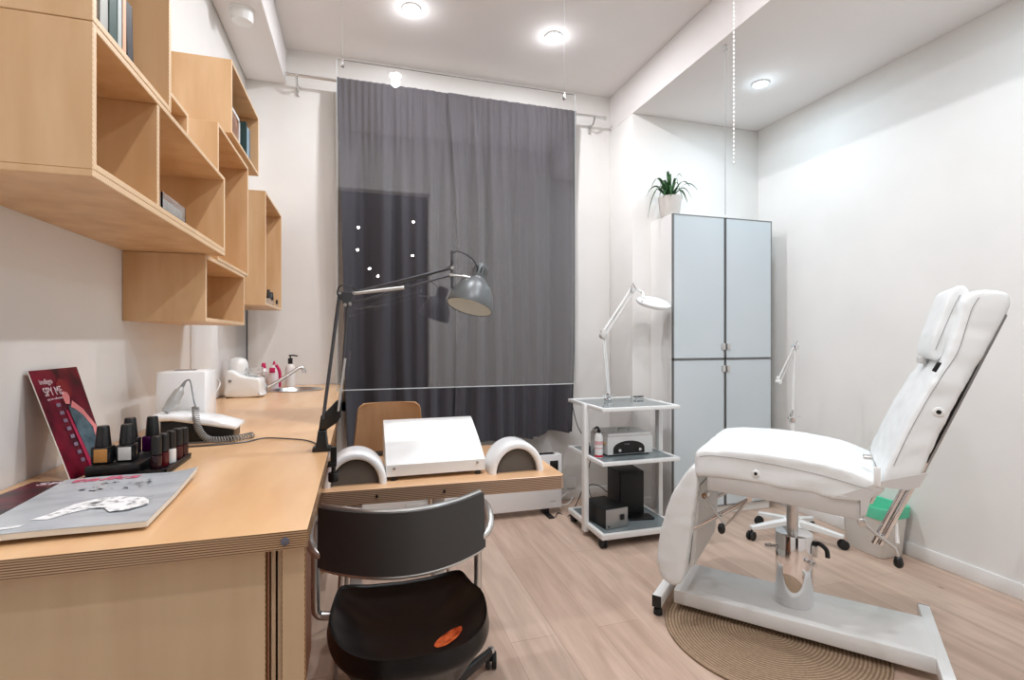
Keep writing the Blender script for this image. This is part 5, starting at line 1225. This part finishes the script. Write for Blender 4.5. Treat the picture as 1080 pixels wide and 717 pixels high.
# backrest
pr = smooth2([(0.292, 0.705), (0.318, 0.800), (0.356, 0.905), (0.406, 1.020), (0.452, 1.110), (0.474, 1.185), (0.492, 1.262), (0.506, 1.322), (0.530, 1.348), (0.592, 1.346), (0.616, 1.322), (0.606, 1.270), (0.574, 1.190), (0.534, 1.100), (0.494, 1.010), (0.454, 0.905), (0.419, 0.810), (0.396, 0.752), (0.350, 0.722)], 4)
mb = MB().prism(pr, W0-0.006, W1+0.006, 'y')
for v in mb.bm.verts:
    k = max(0, (v.co.z-0.75)/0.6); mid = (W0+W1)/2; v.co.y = mid+(v.co.y-mid)*(1-(0.06 if v.co.y < mid else 0.42)*min(1, k*1.3))
mb = soft(mb, 0.009, 9, 0.6, 0.003); hit = near_side(mb)
br_ = co('backrest', mb, 'leather', sharp=180)
seam(br_, hit, [(0.326, 0.775), (0.364, 0.880), (0.408, 0.985), (0.452, 1.078), (0.488, 1.150), (0.508, 1.225), (0.524, 1.290), (0.540, 1.325)])
co('back_board', MB().prism([(0.404, 0.762), (0.409, 0.758), (0.606, 1.268), (0.601, 1.272)], W0+0.012, W1-0.13, 'y'), 'steel', br_)
eyelet(br_, hit, 0.442, 0.962, 0.0155)
p = hit(0.437, 1.106)
co('strap_buckle', MB().box((0, 0, 0), (0.012, 0.008, 0.034), 0.002, mx=Matrix.Translation(p) @ Matrix.Rotation(0.45, 4, 'Y')), 'black', br_)
# head pillow
pr = smooth2([(0.438, 1.150), (0.450, 1.210), (0.474, 1.290), (0.492, 1.345), (0.508, 1.368), (0.530, 1.366), (0.540, 1.335), (0.518, 1.255), (0.492, 1.180), (0.468, 1.128), (0.446, 1.124)], 4)
mb = soft(MB().prism(pr, -0.20, 0.10, 'y'), 0.006, 6, 0.6, 0.002)
mb.bm.transform(Matrix.Translation((-0.008, 0, 0.002))); hit = near_side(mb)
pw = co('head_pillow', mb, 'leather', sharp=180)
seam(pw, hit, [(0.446, 1.160), (0.470, 1.235), (0.492, 1.300), (0.508, 1.340)])
co('pillow_strap', MB().bx(0.425, 0.445, -0.02, 0.06, 1.105, 1.130, 0.003), 'grey_rail', pw)
co('strap', MB().bx(0.272, 0.292, W0-0.009, W0-0.004, 0.700, 0.765, 0.002), 'white', br_)
co('seat_catch', MB().box((0.262, W0+0.10, 0.775), (0.03, 0.04, 0.012), 0.003), 'satin')
# gas strut bars and lever under the backrest
for y in (W0+0.015, W1-0.06):
    co('support_bar', MB().cyl((0.412, y, 0.795), (0.292, y, 0.500), 0.0085, n=14).cyl((0.394, y+0.004, 0.795), (0.274, y+0.004, 0.500), 0.0085, n=14), 'chrome')
lv = co('back_lever', MB().tube([(0.236, W0+0.005, 0.572), (0.275, W0+0.005, 0.540), (0.330, W0+0.005, 0.500), (0.340, W0+0.005, 0.47)], 0.006, 10), 'steel')
co('lever_pivot', MB().cyl((0.240, W0-0.008, 0.570), (0.240, W0+0.02, 0.570), 0.014, n=18, bev=0.002), 'satin', lv)
co('knob', MB().lathe([(0.006, 0.0), (0.013, 0.006), (0.015, 0.018), (0.011, 0.034), (0.006, 0.038)], (0.340, W0+0.005, 0.437), 18), 'black', lv)
co('lever_rod', MB().cyl((0.332, W0+0.03, 0.625), (0.338, W0+0.015, 0.515), 0.006, n=12), 'steel_white', lv)
